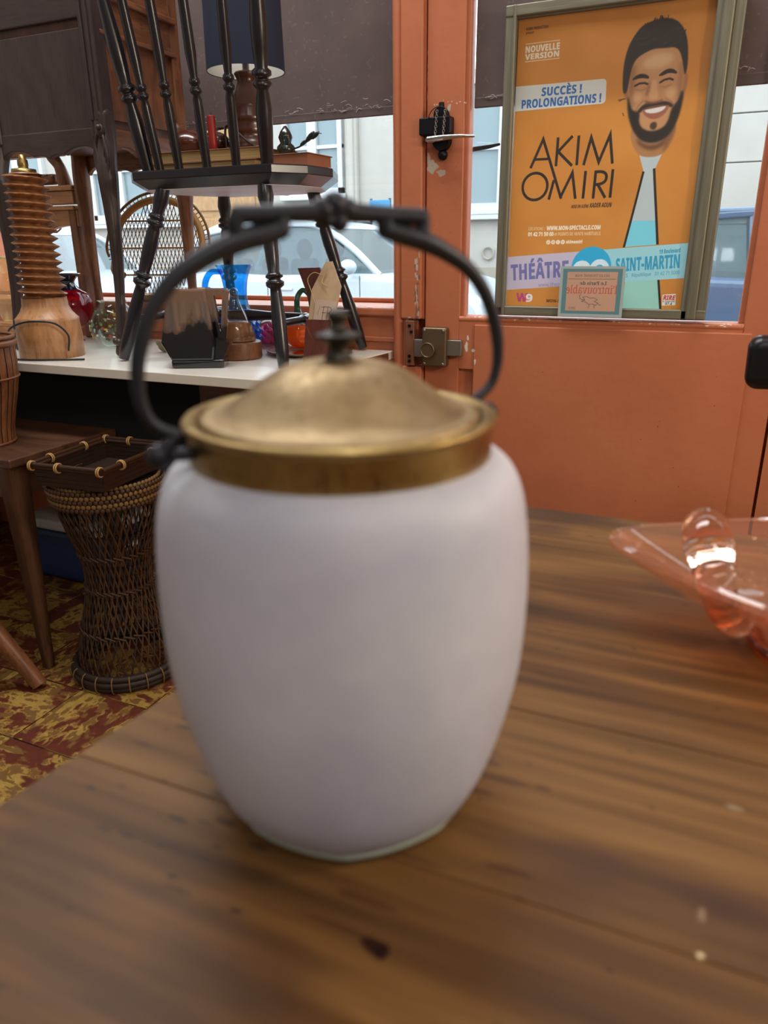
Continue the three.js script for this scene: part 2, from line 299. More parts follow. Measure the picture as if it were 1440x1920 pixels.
// shop window glazing
const win = struct('window_1', 'tall shop window with one large pane');
mesh('pane', span(-2.5, -0.795, 0.845, 2.12, -2.064, -2.060), clearPane, win);
mesh('sill_bead', P(span(-2.5, -0.795, 0.845, 0.858, -2.058, -2.04, 0.004)), paint, win);
// blinds with a rolled hem and lint clinging to it
function blind(label, x0, x1, y, z, nLint) {
  const b = thing('fabric_blind', label, 'blind', [0, 0, 0]);
  mesh('cloth', uvBox(span(x0, x1, y + 0.012, 2.118, z - 0.0008, z + 0.0008), 'x', 0.35), blindMat, b);
  mesh('hem', uvBox(span(x0, x1, y, y + 0.022, z - 0.003, z + 0.004, 0.0028), 'x', 0.35), blindMat, b);
  const fl = [];
  for (let i = 0; i < nLint; i++) { const x = rr(x0 + 0.02, x1 - 0.02), yy = y + 0.018 + Math.abs(rr(-1, 1) * rr(0, 1)) * 0.03, a = rr(0, PI); fl.push(tube([[x, yy, z + 0.005], [x + 0.01 * Math.cos(a), yy + rr(-0.004, 0.006), z + rr(0.006, 0.010)], [x + 0.02 * Math.cos(a), yy + rr(-0.006, 0.006), z + 0.006]], rr(0.0003, 0.0007), 6, 4)); }
  const l = mesh('lint', fl, lint, b); l.userData.label = 'grey lint and cobweb'; l.userData.kind = 'stuff';
  return b;
}
blind('dark brown cloth blind half drawn over the shop window, lint along its hem', -2.49, -0.797, 1.329, -2.035, 120);
blind('narrow dark brown cloth blind behind the framed poster on the door', -0.598, 0.028, 1.3015, -1.8725, 46);

// ------------------------------------------------------------------ the street outside
const ST = -0.16;   // road level
const asphalt = std(0xffffff, 0.95, { map: dataTex(256, 256, (u, v) => { const k = 95 + 50 * fbm(u, v, 32, 32, 3, 81); return [k, k, k * 1.02]; }) });
const kerbMat = std(0x8a8883, 0.9);
struct('road', 'grey asphalt road outside the shop', uvBox(span(-30, 24, ST - 0.1, ST, -8.3, -3.3), 'x', 1), asphalt);
struct('sidewalk', 'pale pavement on the shop side', uvBox(span(-30, 24, ST - 0.1, ST + 0.1, -3.3, -2.12), 'x', 1), kerbMat);
struct('sidewalk', 'pale pavement before the opposite house', uvBox(span(-30, 24, ST - 0.1, ST + 0.1, -10, -8.3), 'x', 1), kerbMat);
struct('ground', 'earth under the street', span(-40, 34, ST - 0.4, ST - 0.1, -24, 10), std(0x77736c, 1));

const limeT = dataTex(256, 256, (u, v) => { const n = fbm(u, v, 5, 5, 4, 91); return mix3([164, 160, 150], [182, 179, 171], n); });
const lime = std(0xffffff, 0.95, { map: limeT }), white = std(0xbdc0bf, 0.7), limeDark = std(0x9f998b, 0.95);
const tan = std(0xffffff, 0.6, { map: woodTex(0x86603a, 0xa07a50, 0xb4926a, { s: 8, rings: 6 }) });
const shopGlass = std(0x76888c, 0.12, { metalness: 0.0 });
const house = thing('town_house', 'cream stone town house across the street, cut low to admit sky light', 'building', [0, ST, -10]);
const HW = (x0, x1, y0, y1, z0, z1, r) => span(x0, x1, y0 - ST, y1 - ST, z0, z1, r);
mesh('wall', [uvBox(HW(-18, 10, ST, 3.05, -6, -0.02), 'x', 2)], lime, house);  // wall top cut low so more sky light reaches the shop
mesh('plinth', [HW(-4.83, -0.7, ST, 0.72, -0.02, 0.03), HW(-18, -7.7, ST, 0.72, -0.02, 0.03)], limeDark, house);
mesh('pilaster', [HW(-4.99, -4.82, ST, 3.05, -0.02, 0.07, 0.02), HW(-4.95, -4.86, ST, 3.05, 0.05, 0.10, 0.02)], lime, house);
mesh('string_course', [HW(-4.82, -0.7, 1.31, 1.385, -0.02, 0.10, 0.01), HW(-18, -7.7, 1.31, 1.385, -0.02, 0.1, 0.01)], white, house);
for (const [x0, x1, y0, y1] of [[-3.36, -2.2, 1.43, 2.95], [-5.98, -5.05, 1.69, 2.95], [-9.6, -8.4, 1.43, 2.95], [-11.8, -10.6, 1.43, 2.95]]) {
  const w = mesh('window', [HW(x0, x0 + 0.07, y0, y1, -0.02, 0.05), HW(x1 - 0.07, x1, y0, y1, -0.02, 0.05), HW(x0, x1, y0, y0 + 0.08, -0.02, 0.05), HW(x0, x1, y1 - 0.07, y1, -0.02, 0.05), HW((x0 + x1) / 2 - 0.07, (x0 + x1) / 2 + 0.07, y0, y1, -0.02, 0.055), HW(x0, x1, y0 + (y1 - y0) * 0.46, y0 + (y1 - y0) * 0.46 + 0.045, -0.02, 0.045), HW(x0 - 0.06, x1 + 0.06, y0 - 0.07, y0, -0.02, 0.1, 0.01)], white, house);
  for (const [a, b] of [[x0 + 0.07, (x0 + x1) / 2 - 0.07], [(x0 + x1) / 2 + 0.07, x1 - 0.07]]) { mesh('pane', HW(a, b, y0 + 0.08, y0 + (y1 - y0) * 0.46, -0.015, 0.0), shopGlass, w); mesh('pane', HW(a, b, y0 + (y1 - y0) * 0.46 + 0.045, y1 - 0.07, -0.015, 0.0), shopGlass, w); }
}
const gate = mesh('carriage_door', [HW(-7.62, -6.42, ST, 2.9, -0.02, 0.015)], tan, house);
for (const [a, b] of [[-7.58, -7.06], [-6.98, -6.46]]) for (const [c, d] of [[0.0, 0.85], [0.95, 1.42], [1.52, 1.98], [2.08, 2.82]]) mesh('panel', uvBox(HW(a + 0.04, b - 0.04, c, d, 0.005, 0.045, 0.018), 'y', 0.5), tan, gate);
mesh('air_vent', T(new THREE.TorusGeometry(0.075, 0.014, 8, 24), -2.95, 0.9 - ST, 0.012), limeDark, house);
for (const [a, b] of [[ST, 0.62], [0.632, 1.19], [1.202, 1.31], [1.322, 1.84], [1.852, 2.335], [2.347, 2.83], [2.842, 3.05]]) for (const [x0, x1] of [[-0.69, 1.4], [1.412, 3.4]]) mesh('stone_course', uvBox(HW(x0, x1, a, b, -0.02, 0.035, 0.008), 'x', 2), lime, house);

// notice board by the pilaster
const board = thing('notice_board', 'small sky blue street board on a dark post beside the pilaster', 'sign', [-4.10, ST + 0.1, -9.1]);
mesh('panel', span(-0.14, 0.14, 1.42, 1.60, -0.02, 0.02, 0.005), std(0x3a86ae, 0.5), board);
mesh('sheet', span(-0.10, 0.10, 1.20, 1.37, -0.01, 0.02), std(0xb4babc, 0.6), board);
mesh('post', [span(-0.14, -0.115, 0, 1.62, -0.02, 0.0), span(0.115, 0.14, 0, 1.62, -0.02, 0.0), span(-0.14, 0.14, 0.35, 1.18, -0.02, 0.01), span(-0.14, 0.14, 1.385, 1.41, -0.02, 0.015)], std(0x3d4a58, 0.6), board);

// small hatchback, nose towards +x, near side at z = 0
const carGlass = phys(0xa4b8be, 0.04, { transmission: 0.82, thickness: 0 }), rubber = std(0x1c1d20, 0.85), darkPlastic = std(0x30343a, 0.6), seatMat = std(0x5d646b, 0.85);
function makeCar(label, color, x) {
  const c = thing('parked_car', label, 'car', [x, ST, -6.5], 0, 'cars parked along the street');
  const body = phys(color, 0.28, { clearcoat: 0.6, clearcoatRoughness: 0.12 });
  const W = 1.58, sh = new THREE.Shape();
  sh.moveTo(-3.4, 0.32); sh.lineTo(-3.42, 0.62); sh.quadraticCurveTo(-3.42, 0.86, -3.32, 0.94); sh.lineTo(-2.2, 0.90); sh.lineTo(-1.22, 0.92);
  sh.quadraticCurveTo(-0.45, 0.93, -0.14, 0.74); sh.quadraticCurveTo(0.0, 0.64, 0.0, 0.50); sh.lineTo(-0.03, 0.26);
  sh.lineTo(-0.78, 0.24); sh.absarc(-1.08, 0.30, 0.335, -0.15, PI + 0.15, false); sh.lineTo(-2.52, 0.22);
  sh.absarc(-2.82, 0.30, 0.335, -0.15, PI + 0.15, false); sh.closePath();
  mesh('body_shell', extrude(sh, W, 0.07, 4, 20).translate(0, 0, -W), body, c);
  // cabin: pillars and roof leaning in
  const roof = new THREE.Shape(); roof.moveTo(-3.02, 1.32); roof.quadraticCurveTo(-2.3, 1.43, -1.72, 1.37); roof.lineTo(-1.66, 1.33); roof.quadraticCurveTo(-2.3, 1.38, -3.02, 1.27); roof.closePath();
  mesh('roof', extrude(roof, W - 0.24, 0.012, 2, 16).translate(0, 0, -W + 0.12), body, c);
  const lean = (p, z) => [p[0], p[1], z], pil = [];
  for (const s of [0, 1]) {
    const zb = s ? -W + 0.07 : -0.07, zt = s ? -W + 0.16 : -0.16;
    pil.push(tube([[-1.02, 0.90, zb], [-1.34, 1.16, (zb + zt) / 2], [-1.70, 1.345, zt], [-2.3, 1.385, zt], [-3.0, 1.30, zt], [-3.30, 0.93, zb]], 0.032, 40, 8), rod([-2.18, 0.88, zb], [-2.25, 1.38, zt], 0.034));
  }
  mesh('window_pillar', pil, body, c);
  const quad = (p) => { const g = new THREE.BufferGeometry().setFromPoints([p[0], p[1], p[2], p[0], p[2], p[3]].map((q) => V(...q))); g.computeVertexNormals(); return g; };
  for (const s of [0, 1]) {
    const zb = s ? -W + 0.07 : -0.07, zt = s ? -W + 0.16 : -0.16;
    mesh('side_window', [quad([[-1.05, 0.90, zb], [-1.70, 1.34, zt], [-2.24, 1.375, zt], [-2.18, 0.88, zb]])], carGlass, c);
    mesh('side_window', [quad([[-2.2, 0.88, zb], [-2.26, 1.375, zt], [-2.98, 1.30, zt], [-3.26, 0.93, zb]])], carGlass, c);
  }
  mesh('windscreen', quad([[-1.0, 0.91, -0.09], [-1.69, 1.345, -0.17], [-1.69, 1.345, -W + 0.17], [-1.0, 0.91, -W + 0.09]]), carGlass, c);
  mesh('rear_window', quad([[-3.3, 0.94, -0.09], [-3.01, 1.30, -0.17], [-3.01, 1.30, -W + 0.17], [-3.3, 0.94, -W + 0.09]]), carGlass, c);
  for (const x0 of [-1.08, -2.82]) for (const z of [-0.02, -W + 0.02]) {
    const w = mesh('wheel', T(new THREE.TorusGeometry(0.215, 0.085, 12, 32), x0, 0.30, z - Math.sign(z + W / 2) * 0.07), rubber, c);
    mesh('hub_cap', T(new THREE.CylinderGeometry(0.20, 0.20, 0.05, 24), x0, 0.30, z - Math.sign(z + W / 2) * 0.05, PI / 2), steel, w);
  }
  for (const z of [-0.16, -W + 0.16]) mesh('headlamp_lens', ball(0.11, -0.17, 0.66, z, 1.2, 0.75, 0.9), std(0xdfe8ec, 0.15), c);
  mesh('bumper', span(-0.12, 0.03, 0.24, 0.42, -W + 0.12, -0.12, 0.05), darkPlastic, c); mesh('bumper', span(-3.45, -3.3, 0.3, 0.5, -W + 0.1, -0.1, 0.05), darkPlastic, c);
  mesh('wing_mirror', ball(0.085, -1.28, 0.98, 0.07, 1.0, 0.8, 0.8), body, c);
  mesh('door_handle', span(-2.10, -1.92, 0.76, 0.785, -0.01, 0.018, 0.008), body, c);
  mesh('door_gap', [span(-1.2, -1.193, 0.30, 0.90, -0.002, 0.002), span(-2.21, -2.203, 0.30, 0.88, -0.002, 0.002), span(-2.2, -1.2, 0.30, 0.306, -0.002, 0.002)], darkPlastic, c);
  for (const z of [-0.42, -1.14]) for (const x0 of [-1.95, -2.75]) { const s = mesh('seat', [span(x0 - 0.12, x0, 0.45, 1.05, z - 0.22, z + 0.22, 0.05)], seatMat, c); mesh('headrest', ball(0.1, x0 - 0.06, 1.14, z, 0.6, 1.0, 1.2), seatMat, s); }
  return c;
}
makeCar('white hatchback parked behind the black spindle chair, seen through the shop window', 0xb4bec2, -1.95);
makeCar('dark blue-grey car seen through the narrow strip of door glass right of the poster', 0x465c74, 2.35);
makeCar('pale car seen at the window edge behind the screw-turned lamp base', 0xaab4ba, -6.05);

// ------------------------------------------------------------------ framed poster on the door
const W1 = 1024, H1 = 1536, ps = W1 / 1000;
const posterTex = canvasTex(W1, H1, (c) => {
  const im = c.createImageData(W1, H1);
  for (let y = 0; y < H1; y++) for (let x = 0; x < W1; x++) { const n = fbm(x / W1, y / H1, 5, 7, 3, 101), o = (y * W1 + x) * 4, k = mix3([204, 128, 44], [222, 150, 64], n); im.data[o] = k[0]; im.data[o + 1] = k[1]; im.data[o + 2] = k[2]; im.data[o + 3] = 255; }
  c.putImageData(im, 0, 0);
  c.scale(ps, ps * H1 / 1500 / ps * 1);
  const text = (s, x, y, size, w, col, font = 'bold', skew = 0, align = 'left', family = 'sans-serif') => { c.save(); c.translate(x, y); c.transform(1, 0, skew, 1, 0, 0); c.font = `${font} ${size}px ${family}`; const m = c.measureText(s).width; c.scale(w ? w / m : 1, 1); c.fillStyle = col; c.textAlign = align; c.fillText(s, 0, 0); if (font && size > 20) { c.strokeStyle = col; c.lineWidth = size * 0.035; c.strokeText(s, 0, 0); } c.restore(); };
  const blob = (pts, col) => { c.fillStyle = col; c.beginPath(); const n = pts.length; for (let i = 0; i < n; i++) { const a = pts[i], b = pts[(i + 1) % n], m = [(a[0] + b[0]) / 2, (a[1] + b[1]) / 2]; if (!i) { const z = pts[n - 1]; c.moveTo((z[0] + a[0]) / 2, (z[1] + a[1]) / 2); } c.quadraticCurveTo(a[0], a[1], m[0], m[1]); } c.closePath(); c.fill(); };
  const poly = (pts, col) => { c.fillStyle = col; c.beginPath(); pts.forEach((p, i) => c[i ? 'lineTo' : 'moveTo'](...p)); c.closePath(); c.fill(); };
  const line = (pts, w, col, cap = 'butt') => { c.strokeStyle = col; c.lineWidth = w; c.lineCap = cap; c.lineJoin = 'miter'; c.miterLimit = 20; c.beginPath(); pts.forEach((p, i) => c[i ? 'lineTo' : 'moveTo'](...p)); c.stroke(); };
  const INK = '#241a16';
  // shirt between the lapel lines; turquoise below is a cast of light, painted in
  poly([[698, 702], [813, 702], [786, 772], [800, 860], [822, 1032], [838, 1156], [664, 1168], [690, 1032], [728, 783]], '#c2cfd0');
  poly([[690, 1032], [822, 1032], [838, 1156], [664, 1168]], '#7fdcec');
  poly([[687, 1345], [866, 1330], [889, 1500], [680, 1500]], '#a2dccb');  // paler part of that cast of light, also painted in
  // neck and head, printed soft like a photograph
  const soft = (px, fn) => { c.save(); c.filter = `blur(${px}px)`; fn(); c.restore(); };
  soft(2, () => blob([[645, 560], [640, 610], [668, 670], [700, 706], [756, 716], [812, 706], [850, 660], [872, 600], [868, 540], [756, 500]], '#b5804f'));
  soft(7, () => { blob([[668, 610], [720, 655], [790, 655], [846, 600], [836, 648], [760, 690], [684, 652]], '#6d452c'); blob([[832, 560], [866, 560], [862, 610], [826, 690], [812, 690]], '#8a5a38'); });
  soft(2, () => { blob([[577, 355], [598, 340], [612, 400], [612, 436], [592, 420]], '#b07548'); blob([[880, 330], [902, 326], [900, 395], [884, 438], [872, 420]], '#b07548'); });
  soft(2, () => blob([[606, 240], [650, 205], [730, 190], [820, 195], [868, 240], [884, 340], [880, 440], [862, 540], [820, 600], [752, 630], [690, 600], [640, 540], [612, 440], [604, 330]], '#c99262'));
  soft(10, () => { blob([[612, 270], [640, 260], [636, 400], [650, 470], [630, 470], [612, 400]], '#9c6a44'); blob([[872, 280], [846, 270], [858, 380], [850, 450], [872, 450], [880, 380]], '#a8734a'); blob([[660, 262], [740, 222], [816, 232], [824, 270], [760, 296], [690, 296]], '#dcb083'); blob([[636, 400], [680, 396], [690, 424], [660, 448], [636, 434]], '#dba878'); blob([[796, 394], [850, 388], [852, 424], [822, 440], [796, 420]], '#dfae7e'); });
  soft(5, () => { blob([[608, 400], [622, 446], [640, 486], [664, 486], [680, 500], [676, 540], [700, 576], [752, 592], [808, 574], [828, 540], [834, 496], [846, 472], [866, 452], [876, 400], [890, 420], [882, 500], [866, 560], [838, 612], [796, 640], [750, 646], [700, 632], [660, 592], [632, 540], [614, 480]], '#1d1815'); });
  soft(3, () => { blob([[662, 492], [684, 464], [716, 450], [744, 456], [772, 450], [810, 450], [850, 470], [840, 484], [800, 466], [750, 470], [704, 476], [676, 500]], '#2a1f19'); blob([[738, 546], [770, 544], [772, 574], [754, 584], [736, 572]], '#4a3226'); });
  soft(2, () => { blob([[684, 482], [720, 480], [760, 476], [800, 470], [826, 468], [812, 504], [780, 528], [744, 532], [708, 516]], '#a3604c'); blob([[700, 484], [740, 480], [780, 474], [812, 471], [798, 492], [764, 503], [730, 503], [708, 496]], '#ece6dc'); line([[690, 480], [750, 474], [824, 466]], 5, '#5c3426', 'round'); });
  soft(4, () => { blob([[722, 350], [750, 346], [756, 400], [770, 430], [742, 440], [716, 428], [722, 396]], '#d9a676'); blob([[706, 360], [720, 352], [718, 400], [704, 428], [698, 410]], '#a87148'); blob([[696, 436], [716, 446], [742, 450], [772, 446], [792, 434], [786, 452], [742, 460], [700, 454]], '#7d4f33'); });
  soft(1.5, () => { line([[642, 368], [664, 358], [690, 358], [704, 364]], 9, '#2b1d17', 'round'); line([[766, 362], [786, 351], [812, 347], [828, 354]], 9, '#2b1d17', 'round'); blob([[622, 342], [640, 320], [672, 312], [706, 324], [712, 342], [672, 332], [640, 338]], '#231a16'); blob([[750, 332], [776, 310], [808, 298], [842, 314], [846, 330], [806, 318], [776, 332]], '#231a16'); });
  soft(3, () => { line([[646, 384], [676, 392], [704, 382]], 4, '#a06f48', 'round'); line([[768, 380], [796, 386], [826, 374]], 4, '#a06f48', 'round'); line([[690, 440], [668, 462], [656, 490]], 5, '#9a6642', 'round'); line([[800, 436], [832, 456], [846, 476]], 5, '#9a6642', 'round'); line([[636, 348], [624, 372]], 4, '#a06f48'); });
  soft(2.5, () => blob([[580, 390], [574, 270], [588, 190], [612, 140], [650, 92], [700, 78], [744, 70], [800, 78], [838, 104], [868, 150], [884, 210], [892, 300], [884, 346], [870, 290], [852, 232], [824, 204], [770, 206], [724, 202], [680, 216], [634, 242], [614, 290], [606, 380], [596, 404]], '#26201d'));
  for (let i = 0; i < 60; i++) { const t = i / 59, x = 612 + t * 250, y = 150 - 82 * Math.sin(t * PI); line([[x, y + 22], [x + rr(-6, 12), y + rr(-12, 8)]], rr(2, 5), '#26201d', 'round'); }
  for (let i = 0; i < 50; i++) { const x = rr(610, 850), y = rr(110, 190); line([[x, y], [x + rr(10, 40), y - rr(2, 14)]], 2, 'rgba(96,86,80,0.35)', 'round'); }
  line([[560, 428], [600, 424]], 4, '#3a2a20'); line([[566, 436], [590, 422]], 3, '#3a2a20'); line([[590, 490], [598, 506]], 4, '#3a2a20');
  line([[728, 783], [662, 1170]], 12, INK); line([[781, 770], [840, 1156]], 13, INK); line([[864, 1335], [892, 1500]], 12, INK);
  // print
  text('ROBIN PRODUCTION', 43, 52, 18, 122, INK); text('présente', 43, 70, 15, 44, INK);
  line([[44, 117], [232, 117]], 3, '#f3ead8'); text('NOUVELLE', 42, 158, 42, 192, '#f3ead8'); text('VERSION', 44, 192, 36, 190, '#f3ead8'); line([[44, 201], [234, 201]], 3, '#f3ead8');
  c.fillStyle = '#dfe2dd'; c.beginPath(); c.moveTo(0, 318); c.lineTo(470, 320); c.quadraticCurveTo(494, 320, 494, 344); c.lineTo(496, 414); c.quadraticCurveTo(496, 438, 472, 438); c.lineTo(0, 442); c.fill();
  text('SUCCÈS !', 145, 376, 56, 222, '#2a72b8'); text('PROLONGATIONS !', 34, 430, 58, 440, '#2a72b8');
  // the two names in thin capitals, the A running on into the M below
  const B = 15;
  line([[106, 738], [170, 592], [292, 905], [345, 765], [366, 905]].slice(0, 3), B, INK); line([[128, 694], [206, 694]], B - 2, INK);
  line([[254, 588], [250, 734]], B, INK); line([[334, 586], [258, 660], [340, 736]], B, INK); line([[368, 586], [366, 734]], B, INK);
  line([[404, 736], [436, 600], [486, 724], [536, 592], [560, 736]], B, INK);
  c.strokeStyle = INK; c.lineWidth = B; c.beginPath(); c.ellipse(138, 836, 71, 71, 0, 0, 2 * PI); c.stroke();
  line([[222, 908], [244, 806]], B, INK); line([[286, 900], [345, 772], [372, 908]], B, INK);
  line([[418, 766], [414, 908]], B, INK); line([[470, 910], [474, 766]], B, INK); c.beginPath(); c.moveTo(474, 773); c.lineTo(500, 773); c.quadraticCurveTo(536, 776, 534, 806); c.quadraticCurveTo(532, 838, 476, 838); c.stroke(); line([[490, 838], [536, 908]], B, INK); line([[566, 764], [562, 908]], B, INK);
  text('MISE EN SCÈNE', 352, 956, 22, 96, INK, 'bold', -0.15); text('KADER AOUN', 454, 956, 32, 120, INK, 'bold', -0.15);
  text('LOCATIONS :', 112, 1072, 24, 96, '#f6ddb2', ''); text('WWW.MON-SPECTACLE.COM', 220, 1072, 32, 306, '#fdf3dd'); text('01 42 71 50 00', 112, 1103, 29, 150, '#fdf3dd'); text('et POINTS DE VENTE HABITUELS', 266, 1103, 25, 262, '#fbe7c4', '');
  for (let i = 0; i < 4; i++) { c.fillStyle = '#fdf3dd'; c.beginPath(); c.arc(234 + i * 28, 1138, 12, 0, 7); c.fill(); c.strokeStyle = '#c88a3c'; c.lineWidth = 2; c.beginPath(); i === 2 ? (c.moveTo(290, 1144), c.lineTo(290, 1132)) : c.arc(234 + i * 28, 1138, 5, 0, 7); c.stroke(); }
  text('akimomiri', 336, 1146, 24, 94, '#fdf3dd');
  poly([[0, 1218], [1000, 1150], [1000, 1332], [0, 1408]], '#cfc3d4'); poly([[500, 1184], [1000, 1150], [1000, 1332], [500, 1370]], '#a4dde4');  // cyan half carries the same cast of light, put into the colour
  c.fillStyle = '#25b2e0'; c.beginPath(); c.arc(490, 1276, 112, 0, 7); c.fill();
  c.save(); c.translate(392, 1300); c.rotate(-0.075); c.strokeStyle = '#e6f2f4'; c.lineWidth = 30; c.beginPath(); c.arc(46, -4, 38, 0, 7); c.stroke(); c.beginPath(); c.arc(146, -2, 40, 0, 7); c.stroke(); c.restore();
  c.save(); c.translate(24, 1352); c.rotate(-0.072); text('THÉÂTRE', 0, 0, 122, 345, '#7677ad'); c.restore();
  c.save(); c.translate(628, 1300); c.rotate(-0.068); text('SAINT-MARTIN', 0, 0, 96, 344, '#2aa2c8'); text('19 Boulevard', 232, -80, 30, 110, '#2f9dbd'); text('PARIS Ⓜ République ✆ 01 42 71 5000', 14, 34, 26, 330, '#3b94b4', ''); c.restore();
  c.save(); c.translate(192, 1388); c.rotate(-0.06); text('www.theatre80-saint-martin.com', 0, 0, 30, 420, '#8b7fae', ''); c.restore();
  text('W', 62, 1474, 66, 66, '#c2407c'); c.fillStyle = '#f2e6ea'; text('9', 118, 1474, 62, 44, '#f5e9ee'); text('MON-SPECTACLE.COM', 244, 1476, 24, 260, '#5a2c1c');
  c.fillStyle = '#efe9dc'; c.beginPath(); c.moveTo(896, 1422); c.lineTo(966, 1416); c.lineTo(970, 1478); c.lineTo(898, 1482); c.fill(); text('RIRE', 899, 1450, 34, 64, '#c8302c', 'bold', -0.15); text('& CHANSONS', 900, 1462, 10, 64, '#555'); text('97.4', 914, 1478, 20, 38, '#333');
});
posterTex.wrapS = posterTex.wrapT = THREE.ClampToEdgeWrapping;
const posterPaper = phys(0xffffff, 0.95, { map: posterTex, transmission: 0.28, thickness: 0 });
const aluT = dataTex(256, 256, (u, v) => { const k = fbm(u, v, 3, 90, 3, 111); return mix3([112, 108, 92], [142, 138, 120], k); });
const alu = std(0xffffff, 0.45, { map: aluT, metalness: 0.45 });
const fr = thing('poster_frame', 'grey metal display frame holding an orange theatre poster of a bearded man', 'poster frame', [0, 0, 0]);
const FR = (g) => uvBox(g, 'y', 0.2), FRx = (g) => uvBox(g, 'x', 0.2);
mesh('frame_rail', [FR(span(-0.519, -0.4955, 0.838, 1.488, -1.858, -1.828, 0.003)), FR(span(-0.502, -0.4945, 0.838, 1.488, -1.842, -1.824, 0.003))], alu, fr);
mesh('frame_rail', [FR(span(-0.0915, -0.077, 0.838, 1.488, -1.858, -1.828, 0.003)), FR(span(-0.080, -0.058, 0.838, 1.488, -1.858, -1.822, 0.004)), FR(span(-0.059, -0.038, 0.838, 1.488, -1.858, -1.829, 0.003))], alu, fr);
mesh('frame_rail', [FRx(span(-0.519, -0.038, 1.4655, 1.488, -1.858, -1.826, 0.003)), FRx(span(-0.496, -0.09, 1.462, 1.468, -1.85, -1.834, 0.002))], alu, fr);
mesh('frame_rail', [FRx(span(-0.519, -0.038, 0.838, 0.8595, -1.858, -1.828, 0.003))], alu, fr);
const sheet = new THREE.PlaneGeometry(0.402, 0.602, 30, 40); { const p = sheet.attributes.position; for (let i = 0; i < p.count; i++) p.setZ(i, 0.0012 * Math.sin(p.getX(i) * 14 + p.getY(i) * 9) + 0.001 * Math.sin(p.getY(i) * 37 + p.getX(i) * 21)); sheet.computeVertexNormals(); }
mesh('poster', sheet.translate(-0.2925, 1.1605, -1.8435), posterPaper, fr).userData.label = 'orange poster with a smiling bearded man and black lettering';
mesh('frame_glass', span(-0.495, -0.09, 0.859, 1.464, -1.8375, -1.8365), pane(0xffffff), fr);
mesh('clip', span(-0.385, -0.335, 1.486, 1.498, -1.842, -1.826, 0.002), std(0xe2ddd2, 0.6), fr);

// sticker read from behind, over the lower edge of the frame
const stickerTex = canvasTex(512, 400, (c, w, h) => {
  c.fillStyle = '#a9b6b4'; c.fillRect(0, 0, w, h); c.fillStyle = '#5f8a92'; c.fillRect(22, 20, w - 44, h - 44); c.fillStyle = '#c9a08a'; c.fillRect(58, 44, w - 116, h - 92);
  c.translate(w, 0); c.scale(-1, 1); c.fillStyle = '#4a4a48'; c.textAlign = 'center';
  c.font = '26px serif'; c.save(); c.translate(256, 82); c.scale(1.15, 1); c.fillText('SELECTIONNÉ PAR', 0, 0); c.restore(); c.fillRect(70, 98, 372, 3);
  c.font = 'bold 38px serif'; c.fillText('Le Paris de', 244, 146); c.fillStyle = '#c8503e'; c.font = '70px serif'; c.save(); c.translate(256, 214); c.scale(0.95, 1.25); c.fillText("l'introuvable", 0, 0); c.restore();
  c.strokeStyle = '#3a3a38'; c.lineWidth = 3; const sc = (p) => { c.beginPath(); p.forEach((q, i) => c[i ? 'lineTo' : 'moveTo'](...q)); c.stroke(); };
  sc([[200, 262], [230, 246], [262, 250], [290, 236], [318, 244], [300, 262], [326, 276], [290, 282], [268, 300], [236, 296], [210, 306], [196, 288], [226, 276], [200, 262]]); sc([[226, 300], [220, 330]]); sc([[262, 300], [268, 332]]); sc([[300, 268], [340, 256], [346, 230], [332, 222]]); sc([[196, 288], [180, 306], [170, 300]]);
  c.fillStyle = '#4a4a48'; c.font = '26px serif'; c.fillText('2011', 400, 340);
});
const st = mesh('sticker', [bx(0.146, 0.1125, 0.001, -0.288, 0.896, -1.8195)], phys(0xffffff, 0.5, { map: stickerTex }));
tag(st, 'small blue-grey edged sticker with reversed lettering stuck low on the poster glass', 'sticker');

